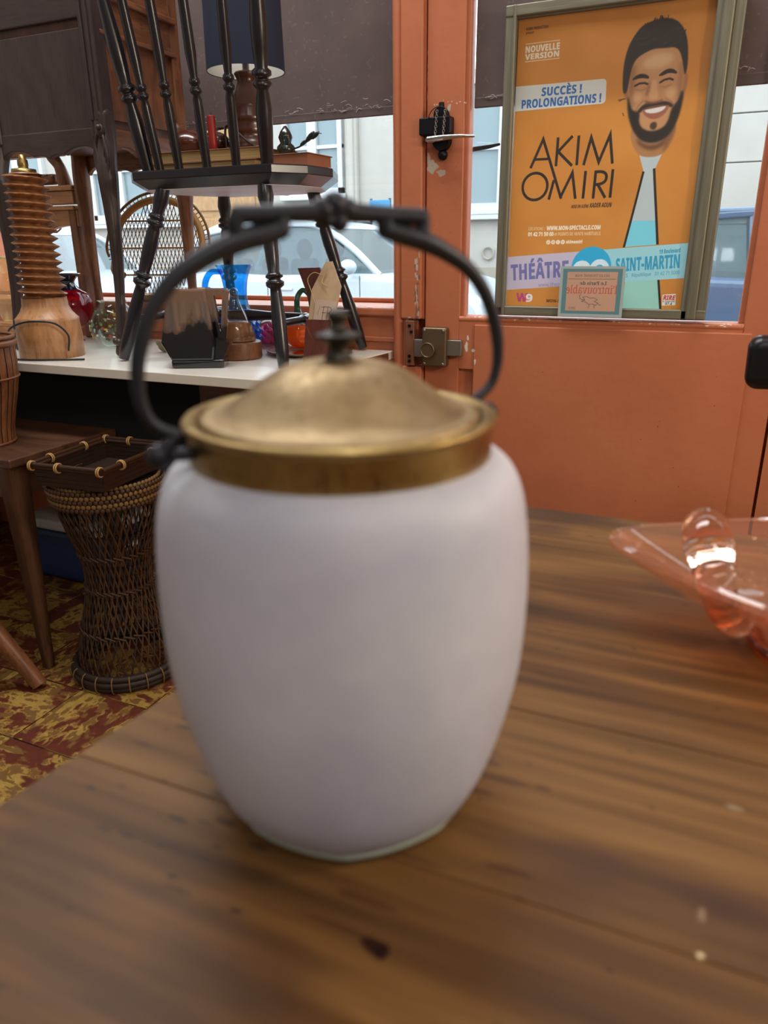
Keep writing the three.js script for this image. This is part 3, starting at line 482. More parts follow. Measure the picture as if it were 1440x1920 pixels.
// ------------------------------------------------------------------ the old wooden table in front
const TY = 0.776;
const tableTexAt = (s, tone) => canvasTex(1024, 1024, (c, w, h) => {   // 1 m square, grain along u
  const im = c.createImageData(w, h), D = [44, 29, 16], M = tone ? [106, 74, 39] : [98, 67, 35], L = [142, 104, 58];
  for (let y = 0; y < h; y++) for (let x = 0; x < w; x++) {
    const u = x / w, v = y / h, n = fbm(u, v, 2, 4, 4, s), fine = fbm(u, v, 7, 180, 3, s + 3), mid = fbm(u, v, 4, 46, 4, s + 5), blot = fbm(u, v, 5, 6, 4, s + 7), dirt = fbm(u, v, 9, 26, 4, s + 8), r = 0.5 + 0.5 * Math.sin((v * 16 + n * 3) * 2 * PI);
    let t = 0.02 + 0.10 * r + 0.50 * fine + 0.52 * mid + 0.32 * (blot - 0.5);
    let k = t < 0.55 ? mix3(D, M, clamp(t / 0.55)) : mix3(M, L, clamp((t - 0.55) / 0.45));
    if (dirt > 0.64) k = mix3(k, [66, 44, 32], clamp((dirt - 0.64) * 4));
    const o = (y * w + x) * 4; im.data[o] = k[0]; im.data[o + 1] = k[1]; im.data[o + 2] = k[2]; im.data[o + 3] = 255;
  }
  c.putImageData(im, 0, 0);
  // stains and marks, x and z in metres
  const X = (x) => ((x + 1) % 1) * w, Z = (z) => h - ((z + 1) % 1) * h;   // canvas row 0 is v = 1
  const mark = (x, z, rx, rz, col, n = 11) => { c.fillStyle = col; c.beginPath(); for (let i = 0; i < n; i++) { const a = i / n * 2 * PI, k = rr(0.7, 1.15); c[i ? 'lineTo' : 'moveTo'](X(x) + Math.cos(a) * rx * 1024 * k, Z(z) + Math.sin(a) * rz * 1024 * k); } c.fill(); };
  mark(-0.0803, -0.1685, 0.0065, 0.0035, '#2c1209'); mark(-0.078, -0.1675, 0.003, 0.003, '#200c06');
  mark(0.0204, -0.2087, 0.0016, 0.0014, '#d8c79a'); mark(0.031, -0.2884, 0.0035, 0.002, '#7d6850'); mark(0.0201, -0.2261, 0.0015, 0.0035, '#7d6850');
  for (let i = 0; i < 24; i++) mark(-0.23 + rr(0, 0.1), -0.26 + rr(0, 0.10), rr(0.002, 0.008), rr(0.0006, 0.0016), 'rgba(40,30,26,0.55)');
  for (let i = 0; i < 30; i++) mark(rr(-0.18, -0.04), rr(-0.30, -0.17), rr(0.004, 0.016), rr(0.0008, 0.0028), 'rgba(52,30,22,0.40)');
  for (let i = 0; i < 60; i++) mark(rr(-0.25, 0.12), rr(-0.6, -0.1), rr(0.0008, 0.003), rr(0.0005, 0.001), 'rgba(30,20,16,0.6)');
  mark(-0.155, -0.300, 0.010, 0.004, 'rgba(40,34,36,0.7)'); mark(-0.115, -0.43, 0.004, 0.0015, 'rgba(40,34,36,0.6)');
});
const tableBump = dataTex(512, 512, (u, v) => { const k = 255 * (0.6 * fbm(u, v, 6, 120, 3, 141) + 0.4 * fbm(u, v, 4, 24, 3, 142)); return [k, k, k]; }, false);
const tableMats = [130, 137, 149].map((s, i) => { const t = tableTexAt(s, i % 2); t.wrapS = t.wrapT = THREE.RepeatWrapping; return phys(0xffffff, 0.48, { specularIntensity: 0.4, map: t, bumpMap: tableBump, bumpScale: 0.0006 }); });
const table = thing('wooden_table', 'worn brown plank table under the frosted glass jar', 'table', [0, 0, 0]);
const leftX = (z) => -0.2569 + 0.138 * (-0.1664 - z);
const topUV = (g) => { const p = g.attributes.position, uv = new Float32Array(p.count * 2); for (let i = 0; i < p.count; i++) { uv[i * 2] = p.getX(i) + 1; uv[i * 2 + 1] = p.getZ(i) + 1 + (p.getY(i) < TY - 0.004 ? 0.02 : 0); } g.setAttribute('uv', new THREE.BufferAttribute(uv, 2)); return g; };
[[-0.632, -0.3209], [-0.3202, -0.2053], [-0.2050, 0.0200], [0.0206, 0.25]].forEach(([z0, z1], i) => {
  const a = z0 + 0.0000, tilt = 0.012;   // boards run very slightly askew
  const g = prep(slab([[leftX(z0), a], [0.62, a - (i ? tilt : 0) * 0.6], [0.62, z1 - tilt * 0.6], [leftX(z1), z1]], TY - 0.028, TY, 0.0005));
  mesh('plank', topUV(g), tableMats[[0, 1, 2, 0][i]], table);
});
for (const [x, z] of [[-0.13, -0.55], [-0.20, 0.17], [0.55, -0.55], [0.55, 0.17]]) mesh('leg', uvBox(new THREE.CylinderGeometry(0.034, 0.024, TY - 0.028, 4).rotateY(PI / 4).translate(x, (TY - 0.028) / 2, z), 'y', 0.4), darkWood, table);
mesh('apron', [uvBox(span(-0.12, 0.55, 0.64, TY - 0.028, -0.57, -0.548), 'x', 0.5), uvBox(span(-0.19, 0.55, 0.64, TY - 0.028, 0.15, 0.172), 'x', 0.5)], darkWood, table);

// ------------------------------------------------------------------ frosted glass biscuit barrel
const jar = thing('biscuit_barrel', 'frosted white glass jar with brass collar, domed lid and dark swing handle', 'jar', [-0.1248, TY, -0.2394]);
const outer = spline([[0.0, 0.0], [0.032, 0.0], [0.0415, 0.0012], [0.0490, 0.0062], [0.0560, 0.0148], [0.0622, 0.029], [0.0670, 0.0487], [0.0702, 0.070], [0.0714, 0.091], [0.0712, 0.109], [0.0700, 0.1255], [0.0680, 0.1375], [0.0648, 0.1455], [0.0605, 0.1500], [0.0550, 0.1525]], 90);
const inner = outer.filter((_, i) => i % 2 === 0).map(([r, y]) => [Math.max(0, r - 0.0035), y < 0.012 ? 0.006 + y * 0.5 : y]).reverse();
const facet = (g) => { const p = g.attributes.position; for (let i = 0; i < p.count; i++) { const x = p.getX(i), y = p.getY(i), z = p.getZ(i), r = Math.hypot(x, z); if (r < 1e-5) continue; const a = Math.atan2(z, x) + 0.42, seg = PI / 4, k = ((a % seg) + seg) % seg - seg / 2, w = 0.9 * (1 - smooth(0.03, 0.075, y)), f = lerp(1, Math.cos(seg / 2) / Math.cos(k) * 1.025, w * 0.34); p.setX(i, x * f); p.setZ(i, z * f); } g.computeVertexNormals(); return g; };
const frostT = dataTex(512, 512, (u, v) => { const n = fbm(u, v, 6, 5, 4, 151), s = fbm(u, v, 60, 60, 2, 152); return mix3([216, 218, 234], [250, 251, 255], clamp(n * 1.6 - 0.3 + (s - 0.5) * 0.2)); });
const frostR = dataTex(512, 512, (u, v) => { const k = 255 * clamp(0.42 + 0.22 * fbm(u, v, 5, 4, 4, 153)); return [k, k, k]; }, false);
const frost = phys(0xffffff, 1, { map: frostT, roughnessMap: frostR, transmission: 0.48, thickness: 0.004, ior: 1.45 });
mesh('glass_body', facet(lathe([...outer, ...inner], 128).rotateY(PI)), frost, jar);
mesh('glass_foot', facet(lathe(spline([[0.038, 0.0004], [0.0430, 0.0006], [0.0500, 0.0046], [0.0520, 0.0078], [0.0500, 0.0096], [0.041, 0.0055], [0.036, 0.003], [0.038, 0.0004]], 40), 128)), phys(0xdfeee4, 0.25, { transmission: 0.6, thickness: 0 }), jar);
const collarProfile = [[0.0525, 0.1505], [0.0545, 0.1500], [0.0556, 0.1512], [0.0556, 0.1630], [0.0560, 0.1638], [0.0572, 0.1645], [0.0574, 0.1658], [0.0566, 0.1668], [0.0545, 0.1670], [0.0530, 0.1664], [0.0520, 0.1655], [0.0512, 0.1640], [0.0505, 0.1620]];
const collar = mesh('collar', scaleUV(lathe(collarProfile, 96), 6, 1), brass, jar); collar.userData.label = 'tarnished brass collar';
const dull = dataTex(512, 512, (u, v) => { const n = fbm(u, v, 5, 5, 5, 161), f = fbm(u, v, 22, 22, 3, 162); let c = mix3([132, 108, 76], [176, 154, 116], clamp(n * 1.15)); if (f > 0.64) c = mix3(c, [92, 70, 46], (f - 0.64) * 1.8); return c; });
const lidR = dataTex(256, 256, (u, v) => { const k = 255 * (0.40 + 0.30 * fbm(u, v, 8, 8, 4, 164)); return [k, k, k]; }, false);
const lidMat = std(0xffffff, 1, { map: dull, roughnessMap: lidR, metalness: 1 });
const lid = mesh('lid', scaleUV(lathe([[0.0508, 0.1648], [0.0510, 0.1662], [0.0498, 0.1672], [0.0478, 0.1674], [0.0468, 0.1672], ...spline([[0.0460, 0.1674], [0.0415, 0.1694], [0.0350, 0.1738], [0.0280, 0.1790], [0.0205, 0.1832], [0.0130, 0.1852], [0.0070, 0.1856]], 36), [0.0, 0.1856]], 96), 4, 1), lidMat, jar); lid.userData.label = 'domed worn brass lid';
mesh('finial', lathe([[0.0, 0.1852], [0.0055, 0.1852], [0.0052, 0.1866], [0.0040, 0.1878], [0.0034, 0.1895], [0.0042, 0.1912], [0.0066, 0.1926], [0.0084, 0.1940], [0.0080, 0.1948], [0.0050, 0.1956], [0.0034, 0.1968], [0.0026, 0.1982], [0.0032, 0.1994], [0.0040, 0.2008], [0.0036, 0.2022], [0.0020, 0.2032], [0.0, 0.2035]], 32), std(0x3a3630, 0.45, { metalness: 0.7 }), lid);
// bail handle, in the plane through its two lugs
const az = -27.54 * PI / 180, ph = 25 * PI / 180, u2 = [Math.cos(az), Math.sin(az)], f2 = [Math.sin(az), -Math.cos(az)];
const ax2 = [Math.cos(ph) * u2[0] + Math.sin(ph) * f2[0], Math.cos(ph) * u2[1] + Math.sin(ph) * f2[1]];
const HP = (s, h, o = 0) => [ax2[0] * s - ax2[1] * o, h, ax2[1] * s + ax2[0] * o];
const bail = std(0x2b2c33, 0.45, { metalness: 0.55 });
const armL = [[-0.0605, 0.1655], [-0.0640, 0.1672], [-0.0682, 0.1708], [-0.0706, 0.1775], [-0.0706, 0.1865], [-0.0682, 0.1965], [-0.0632, 0.2068], [-0.0555, 0.2154], [-0.0454, 0.2214], [-0.0345, 0.2258], [-0.0250, 0.2280], [-0.0195, 0.2295]];
const arm = (m) => taper(armL.map(([s, h]) => HP(m * s, h)), [0.0019, 0.0019, 0.0021, 0.0025, 0.0027, 0.0027, 0.0028, 0.0030, 0.0033, 0.0037, 0.0037, 0.0032], 70, 10);
const knobs = [[0, 0.2372, 0.0045], [-0.0045, 0.2356, 0.0040], [0.0046, 0.2358, 0.0040], [-0.0085, 0.2345, 0.0028], [0.0088, 0.2346, 0.0028], [0.0016, 0.2318, 0.0034], [-0.0030, 0.2326, 0.0030], [-0.014, 0.2340, 0.0022], [0.014, 0.2340, 0.0022]];
const grip = [taper([[-0.0335, 0.2338], [-0.020, 0.2343], [-0.010, 0.2347], [0, 0.2352], [0.010, 0.2347], [0.020, 0.2343], [0.0345, 0.2336]].map(([s, h]) => HP(s, h)), [0.0031, 0.0029, 0.0032, 0.0036, 0.0032, 0.0029, 0.0031], 40, 10), ...knobs.map(([s, h, r]) => ball(r, ...HP(s, h), 1, 1, 1, 14))];
for (const m of [-1, 1]) grip.push(taper([HP(m * 0.0335, 0.2338), HP(m * 0.0350, 0.2310), HP(m * 0.0340, 0.2268)], [0.0030, 0.0029, 0.0032], 14, 8), taper([HP(m * 0.0205, 0.2343), HP(m * 0.0192, 0.2320), HP(m * 0.0198, 0.2295)], [0.0031, 0.0030, 0.0033], 14, 8));
const handle = mesh('handle', [arm(1), arm(-1), ...grip], bail, jar); handle.userData.label = 'dark iron swing handle with scroll knot';
for (const m of [-1, 1]) mesh('handle_lug', [rod(HP(m * 0.0548, 0.1585), HP(m * 0.0640, 0.1588), 0.0024, 0.0022, 12), ball(0.0045, ...HP(m * 0.0668, 0.1588), 1, 1, 1, 14), taper([HP(m * 0.0650, 0.1590), HP(m * 0.0632, 0.1625), HP(m * 0.0605, 0.1655)], [0.0030, 0.0024, 0.0018], 16, 8)], bail, jar);

// ------------------------------------------------------------------ pink pressed glass dish with ear handle
const BR = V(0.097, TY, -0.452);
const rose = phys(0xfbdfca, 0.05, { transmission: 0.93, thickness: 0, ior: 1.5 });
const dishR = (a) => { const c = Math.cos(a), s = Math.sin(a); let r = 1 / Math.sqrt((c / 0.118) ** 2 + (s / 0.086) ** 2); const tip = Math.pow(Math.max(0, -c), 26) + 0.6 * Math.pow(Math.max(0, c), 26); return r + 0.030 * tip; };
const dishPoint = (a, t, inn) => {   // t: 0 centre of the foot .. 1 rim
  const R = dishR(a), rb = 0.052; let r, y;
  if (t < 0.35) { r = rb * t / 0.35; y = 0; } else { const k = (t - 0.35) / 0.65; r = lerp(rb, R, Math.pow(k, 0.92)); y = 0.006 + 0.043 * Math.pow(k, 1.12) - 0.006 * (1 - smooth(0, 0.12, k)); }
  const tip = Math.pow(Math.max(0, -Math.cos(a)), 14);
  y += tip * 0.002 * smooth(0.6, 1, t);
  if (inn) { r = Math.max(0, r - 0.0035 * smooth(0.3, 0.4, t)); y += 0.0055; if (t > 0.97) y -= 0.0035; } else if (t > 0.42 && t < 0.93) { const k = 0.0018 * Math.max(0, Math.sin(a * 34) * Math.sin((t - 0.42) * 60)); r += k; }
  return V(r * Math.cos(a), y, r * Math.sin(a));
};
const dishShape = new ParametricGeometry((u, v, o) => { const a = u * 2 * PI, w = v * 2; const p = w < 1 ? dishPoint(a, w, false) : dishPoint(a, 2 - w, true); o.copy(p); }, 180, 120);
const dish = thing('glass_dish', 'pink pressed glass dish with pointed lip and thick loop handle', 'bowl', [BR.x, BR.y, BR.z]);
dishShape.deleteAttribute('uv'); dishShape.deleteAttribute('normal');
const dishGeo = mergeVertices(dishShape, 1e-6); dishGeo.computeVertexNormals();
mesh('bowl', dishGeo, rose, dish);
mesh('foot_ring', lathe(spline([[0.050, 0.0], [0.0585, 0.0005], [0.0600, 0.004], [0.0570, 0.0068], [0.0510, 0.006], [0.0495, 0.003], [0.050, 0.0]], 24), 72), solidGlass(0xf4a060, 0.014), dish);
mesh('handle', taper([[0.008, 0.832, -0.462], [0.0065, 0.8395, -0.452], [0.0075, 0.8405, -0.438], [0.012, 0.830, -0.424], [0.018, 0.813, -0.4195], [0.0245, 0.798, -0.427], [0.030, 0.790, -0.437]].map(([x, y, z]) => [x - BR.x, y - BR.y, z - BR.z]), [0.011, 0.0135, 0.0138, 0.0115, 0.0098, 0.0096, 0.0090], 60, 24), solidGlass(0xf2c8b0, 0.06), dish);

// black padded seat back by the door
const bc = thing('black_chair', 'black padded chair back at the frame edge before the door', 'chair', [0.222, 0.006, -1.34]);
const padMat = phys(0x0e0e11, 0.35);
mesh('backrest', T(new RoundedBoxGeometry(0.36, 0.085, 0.05, 5, 0.02), 0.0, 0.818, 0, 0, 0.0, 0.03), padMat, bc);
mesh('seat', bx(0.40, 0.07, 0.38, 0.26, 0.45, -0.12, 0.03), padMat, bc);
for (const [x, z] of [[0.42, 0.02], [0.42, -0.28], [0.10, 0.02], [0.10, -0.28]]) mesh('leg', rod([x, 0, z], [x, 0.44, z], 0.012), iron, bc);
mesh('back_post', [rod([0.16, 0.44, 0.02], [0.16, 0.80, 0.0], 0.011), rod([0.12, 0.44, 0.02], [0.12, 0.80, 0.0], 0.011)], iron, bc);

// ------------------------------------------------------------------ display table in the shop window
const DY = 0.735;
const laminate = std(0xffffff, 0.22, { map: dataTex(256, 256, (u, v) => { const n = fbm(u, v, 6, 6, 4, 171); return mix3([220, 213, 200], [236, 231, 220], n); }) });
const blackCloth = std(0x101014, 0.95);
const disp = thing('display_table', 'long cream topped display table with black skirt below the shop window', 'table', [0, 0, 0]);
mesh('table_top', uvBox(slab([[-2.55, -1.335], [-0.875, -1.330], [-0.850, -1.345], [-0.803, -1.82], [-0.803, -1.855], [-2.55, -1.855]], 0.7125, DY, 0.002), 'x', 0.5), laminate, disp);
mesh('edge_strip', uvBox(slab([[-0.885, -1.3325], [-0.872, -1.3300], [-0.846, -1.345], [-0.800, -1.82], [-0.806, -1.82], [-0.853, -1.348]], 0.7115, DY - 0.002, 0.001), 'x', 0.5), walnut, disp);
mesh('skirt', [span(-2.55, -1.12, 0.40, 0.7125, -1.47, -1.46), span(-2.55, -2.54, 0.02, 0.7125, -1.85, -1.46)], blackCloth, disp);
mesh('drawer_box', [uvBox(span(-1.11, -0.90, 0.60, 0.7125, -1.80, -1.41, 0.004), 'x', 0.5)], darkWood, disp);
for (const [x, z] of [[-2.48, -1.42], [-2.48, -1.80], [-0.91, -1.80], [-1.115, -1.80]]) mesh('leg', uvBox(span(x - 0.02, x + 0.02, 0, 0.7125, z - 0.02, z + 0.02, 0.003), 'y', 0.5), darkWood, disp);

// black Windsor chair, its back towards us, standing on the table
const wc = thing('spindle_chair', 'black wooden spindle-back chair standing on the display table with books and lamp on it', 'chair', [0, 0, 0]);
const SEAT = [[-1.295, -1.478], [-0.918, -1.478], [-0.868, -1.545], [-0.856, -1.64], [-0.905, -1.76], [-0.965, -1.84], [-1.275, -1.84], [-1.335, -1.74], [-1.365, -1.62], [-1.345, -1.53]];
const seatIn = (k) => SEAT.map(([x, z]) => [lerp(x, -1.112, k), lerp(z, -1.655, k)]);
function frustum(a, ya, b, yb) { const g = new THREE.BufferGeometry(), p = []; const n = a.length; for (let i = 0; i < n; i++) { const j = (i + 1) % n; const A = [a[i][0], ya, a[i][1]], B = [a[j][0], ya, a[j][1]], C = [b[j][0], yb, b[j][1]], D = [b[i][0], yb, b[i][1]]; p.push(...A, ...B, ...C, ...A, ...C, ...D); } g.setAttribute('position', new THREE.Float32BufferAttribute(p, 3)); g.computeVertexNormals(); return g; }
mesh('seat', [slab(SEAT, 1.148, 1.168, 0.003), frustum(seatIn(0.13), 1.129, SEAT, 1.149)], blackWood, wc);
mesh('seat_underside', slab(seatIn(0.13), 1.128, 1.148), std(0xffffff, 0.5, { map: dataTex(256, 256, (u, v) => mix3([214, 216, 220], [244, 245, 248], fbm(u, v, 5, 12, 4, 175))) }), wc).userData.label = 'pale unpainted underside of the seat';
const legProf = [[0.0, 0.0], [0.0125, 0.0], [0.0155, 0.10], [0.0165, 0.26], [0.0130, 0.40], [0.0120, 0.428], [0.0200, 0.442], [0.0210, 0.462], [0.0140, 0.474], [0.0140, 0.480], [0.0200, 0.488], [0.0190, 0.50], [0.0130, 0.512], [0.0150, 0.58], [0.0165, 0.66], [0.0150, 0.74], [0.0120, 0.762], [0.0200, 0.775], [0.0200, 0.790], [0.0140, 0.798], [0.0190, 0.808], [0.0180, 0.822], [0.0125, 0.834], [0.0180, 0.90], [0.0155, 0.96], [0.0130, 1.0], [0, 1]];
const LEGS = [[[-1.362, DY + 0.0052, -1.448], [-1.233, 1.145, -1.515]], [[-0.908, DY + 0.0035, -1.468], [-0.962, 1.145, -1.515]], [[-0.884, DY + 0.0055, -1.838], [-0.990, 1.145, -1.775]], [[-1.300, DY + 0.0035, -1.835], [-1.262, 1.145, -1.785]]];
for (const [a, b] of LEGS) mesh('leg', turned(a, b, legProf), blackWood, wc);
const onLeg = (i, t) => LEGS[i][0].map((v, k) => lerp(v, LEGS[i][1][k], t));
const strProf = [[0.0, 0], [0.008, 0], [0.0095, 0.22], [0.009, 0.27], [0.0125, 0.29], [0.010, 0.31], [0.0145, 0.5], [0.010, 0.69], [0.0125, 0.71], [0.009, 0.73], [0.0095, 0.78], [0.008, 1], [0, 1]];
for (const [i, j] of [[0, 3], [1, 2]]) mesh('stretcher', turned(onLeg(i, 0.24), onLeg(j, 0.24), strProf), blackWood, wc);
const m0 = onLeg(0, 0.24).map((v, k) => (v + onLeg(3, 0.24)[k]) / 2), m1 = onLeg(1, 0.24).map((v, k) => (v + onLeg(2, 0.24)[k]) / 2);
mesh('stretcher', turned(m0, m1, strProf), blackWood, wc);
const postProf = [[0.013, 0], [0.0165, 0.10], [0.0175, 0.16], [0.0120, 0.215], [0.0185, 0.224], [0.0195, 0.234], [0.0140, 0.241], [0.0135, 0.246], [0.0200, 0.252], [0.0200, 0.264], [0.0130, 0.272], [0.0160, 0.32], [0.0175, 0.37], [0.013, 0.50], [0.0110, 0.540], [0.0170, 0.549], [0.0170, 0.560], [0.0115, 0.568], [0.014, 0.60], [0.012, 1], [0, 1]];
const spinProf = [[0.0095, 0], [0.0110, 0.10], [0.0100, 0.205], [0.0075, 0.220], [0.0125, 0.227], [0.0125, 0.236], [0.0085, 0.241], [0.0085, 0.246], [0.0122, 0.252], [0.0115, 0.262], [0.0080, 0.268], [0.0115, 0.33], [0.0095, 0.55], [0.0080, 0.78], [0.007, 1], [0, 1]];
const B0 = [-1.2645, -1.2310, -1.1770, -1.1000, -1.0220, -0.9425], B1 = [-1.340, -1.290, -1.215, -1.128, -1.030, -0.944];
B0.forEach((x, i) => { const k = 0.67 / 0.335, lean = 0.070 * k, xt = x + (B1[i] * 0.955 - x) * k; mesh(i === 0 || i === 5 ? 'back_post' : 'spindle', turned([x, 1.160, -1.502], [xt, 1.83, -1.502 + lean], i === 0 || i === 5 ? postProf : spinProf, 18), blackWood, wc); });
mesh('crest_rail', [T(extrude((() => { const s = new THREE.Shape(); s.moveTo(-0.27, 0); s.quadraticCurveTo(0, 0.02, 0.27, 0); s.lineTo(0.27, 0.09); s.quadraticCurveTo(0, 0.14, -0.27, 0.09); return s; })(), 0.022, 0.005), -1.125, 1.80, -1.375)], blackWood, wc);

// things lying on the seat
const pages = std(0xffffff, 0.85, { map: dataTex(64, 256, (u, v) => mix3([150, 118, 70], [206, 172, 116], vnoise(u * 3, v * 128, 3, 128, 181))) });
const coverBrown = std(0x5c3a26, 0.6), coverTan = std(0x8d5a3a, 0.55);
function book(label, x0, x1, y0, y1, z0, z1, cover, pg, turn = 0) {
  const w = x1 - x0, h = y1 - y0, d = z1 - z0, o = thing('book', label, 'book', [(x0 + x1) / 2, y0, (z0 + z1) / 2], turn, 'books on the chair seat');
  mesh('page_block', bx(w - 0.006, h - 0.005, d - 0.006, 0, h / 2, 0.001), pg, o);
  mesh('cover', [bx(w, 0.0024, d, 0, 0.0012, 0, 0.001), bx(w, 0.0024, d, 0, h - 0.0012, 0, 0.001), bx(0.0024, h, d, -w / 2 + 0.0012, h / 2, 0, 0.001)], cover, o);
  return o;
}
const S0 = 1.1685;
book('large flat book with yellowed pages at the bottom of the chair seat stack', -1.330, -1.020, S0, S0 + 0.022, -1.765, -1.575, coverBrown, pages);
book('large flat book on top of the other, under the brown gourds and lamp', -1.322, -1.012, S0 + 0.0222, S0 + 0.048, -1.760, -1.580, coverTan, pages, 0.02);
book('thick tan cloth book lying at the seat end under the dark leafy ornament', -1.000, -0.893, S0, S0 + 0.031, -1.71, -1.60, coverTan, std(0x9c6244, 0.7), -0.04);
// lamp with blue drum shade
const lampB = thing('table_lamp', 'table lamp with dark blue drum shade and turned brown wooden base', 'lamp', [-1.105, S0 + 0.0482, -1.690]);
mesh('base', lathe([[0, 0], [0.052, 0], [0.055, 0.008], [0.052, 0.022], [0.044, 0.030], [0.047, 0.040], [0.050, 0.050], [0.046, 0.058], [0.050, 0.066], [0.052, 0.076], [0.047, 0.084], [0.049, 0.092], [0.043, 0.102], [0.035, 0.118], [0.027, 0.136], [0.022, 0.150], [0.024, 0.160], [0.029, 0.168], [0.026, 0.172], [0.008, 0.174], [0.008, 0.20], [0, 0.2]], 40), phys(0x4a2416, 0.28, { clearcoat: 0.5, clearcoatRoughness: 0.2 }), lampB);
mesh('shade', lathe([[0.090, 0.172], [0.0915, 0.172], [0.087, 0.42], [0.0855, 0.42], [0.090, 0.172]], 64), std(0x1b2238, 0.85), lampB);
mesh('shade_lining', lathe([[0.0895, 0.173], [0.085, 0.419]], 64), std(0xe8e6dc, 0.9), lampB);
mesh('bulb', [ball(0.022, 0, 0.225, 0)], std(0xf0eee6, 0.4), lampB);
mesh('cord', tube([[-0.04, 0.004, 0.045], [-0.03, 0.055, 0.052], [0.03, 0.018, 0.058], [0.05, 0.004, 0.05]], 0.0028, 24, 6), std(0x2a1512, 0.5), lampB);
// polished gourds
const gourdM = phys(0x4a2113, 0.25, { clearcoat: 0.7, clearcoatRoughness: 0.12 });
for (const [x, r, lab, m] of [[-1.268, 0.046, 'polished brown wooden gourd at the outer end of the stacked books', gourdM], [-1.190, 0.034, 'darker polished gourd between the brown gourd and the red piece', phys(0x2f1410, 0.25, { clearcoat: 0.7 })]]) {
  const g = thing('gourd', lab, 'ornament', [x, S0 + 0.0482, -1.665], 0, 'gourds on the books');
  mesh('body', ball(r, 0, 0.026, 0, 1.08, 0.68, 1), m, g); mesh('stalk', taper([[0, 0.05, 0], [0.004, 0.056, -0.01], [0.012, 0.058, -0.02]], [0.005, 0.004, 0.003], 8, 8), m, g);
}
const redP = thing('red_candle', 'short red wax candle stub beside the lamp foot', 'candle', [-1.168, S0 + 0.0482, -1.625]);
mesh('wax', lathe([[0, 0], [0.0095, 0], [0.0105, 0.02], [0.0095, 0.075], [0.006, 0.078], [0, 0.076]], 20), std(0x8c1c16, 0.4), redP); mesh('wick', rod([0, 0.075, 0], [0.001, 0.084, 0], 0.0008), rubber, redP);
// dark ornament with leaf spray
const leafM = phys(0x1c241f, 0.2, { clearcoat: 0.6 });
const orn = thing('leaf_ornament', 'dark glossy glass ornament with a leafy sprig stretching out beyond the chair seat', 'ornament', [-0.985, S0 + 0.0312, -1.655]);
mesh('pot', lathe([[0, 0], [0.014, 0], [0.022, 0.010], [0.021, 0.020], [0.013, 0.028], [0.017, 0.040], [0.012, 0.052], [0.003, 0.064], [0, 0.064]], 7), leafM, orn);
mesh('sprig', taper([[0.012, 0.014, 0], [0.040, 0.018, 0.006], [0.070, 0.030, 0.012], [0.092, 0.042, 0.014], [0.103, 0.040, 0.016]], [0.0018, 0.002, 0.0018, 0.0012, 0.001], 24, 6), leafM, orn);
for (const [x, y, z, s, r] of [[0.052, 0.025, 0.008, 1, 0.5], [0.072, 0.036, 0.012, 1.35, 0.7], [0.086, 0.038, 0.013, 1.1, 0.6], [0.030, 0.006, 0.004, 0.8, -0.6], [0.012, 0.030, 0.012, 1.2, 1.4]]) mesh('leaf', T(new THREE.SphereGeometry(0.009 * s, 10, 8).scale(1.3, 0.5, 0.35), x, y, z, 0, 0, r), leafM, orn);

// bedside cabinet on cabriole legs
const cab = thing('bedside_cabinet', 'dark carved bedside cabinet on tall cabriole legs standing on the display table', 'cabinet', [0, 0, 0]);
const CX0 = -1.800, CX1 = -1.415, CZ0 = -1.852, CZ1 = -1.535, CB = 1.235, CT = 1.72;
const G = (g) => uvBox(g, 'y', 0.5), GX = (g) => uvBox(g, 'x', 0.5), GZ = (g) => uvBox(g, 'z', 0.5);
mesh('carcass', [G(span(CX0 + 0.012, CX1 - 0.012, CB + 0.02, CT, CZ0 + 0.01, CZ1 - 0.012))], darkWood, cab);
mesh('top', GX(span(CX0 - 0.02, CX1 + 0.02, CT, CT + 0.022, CZ0 - 0.0, CZ1 + 0.02, 0.006)), darkWood, cab);
mesh('front_panel', [G(span(CX0 + 0.04, CX1 - 0.04, CB + 0.02, 1.486, CZ1 - 0.016, CZ1 - 0.004, 0.003)), GX(span(CX0 + 0.03, CX1 - 0.03, 1.505, CT, CZ1 - 0.016, CZ1 - 0.002, 0.003))], greyWood, cab);
const sidePanel = mesh('side_panel', [G(span(CX1 - 0.016, CX1 - 0.007, CB + 0.06, 1.50, CZ0 + 0.03, CZ1 - 0.03, 0.002))], walnut, cab);
mesh('side_rail', [GZ(span(CX1 - 0.016, CX1, 1.475, CT, CZ0 + 0.030, CZ1 - 0.02, 0.003)), GZ(span(CX1 - 0.014, CX1 + 0.006, 1.472, 1.482, CZ0 + 0.02, CZ1 - 0.02, 0.003)), GZ(span(CX1 - 0.012, CX1 + 0.014, 1.545, 1.56, CZ0 + 0.02, CZ1 - 0.06, 0.004)), G(span(CX1 - 0.018, CX1 + 0.002, CB, CT, CZ0 + 0.0, CZ0 + 0.036, 0.004))], walnut, cab);
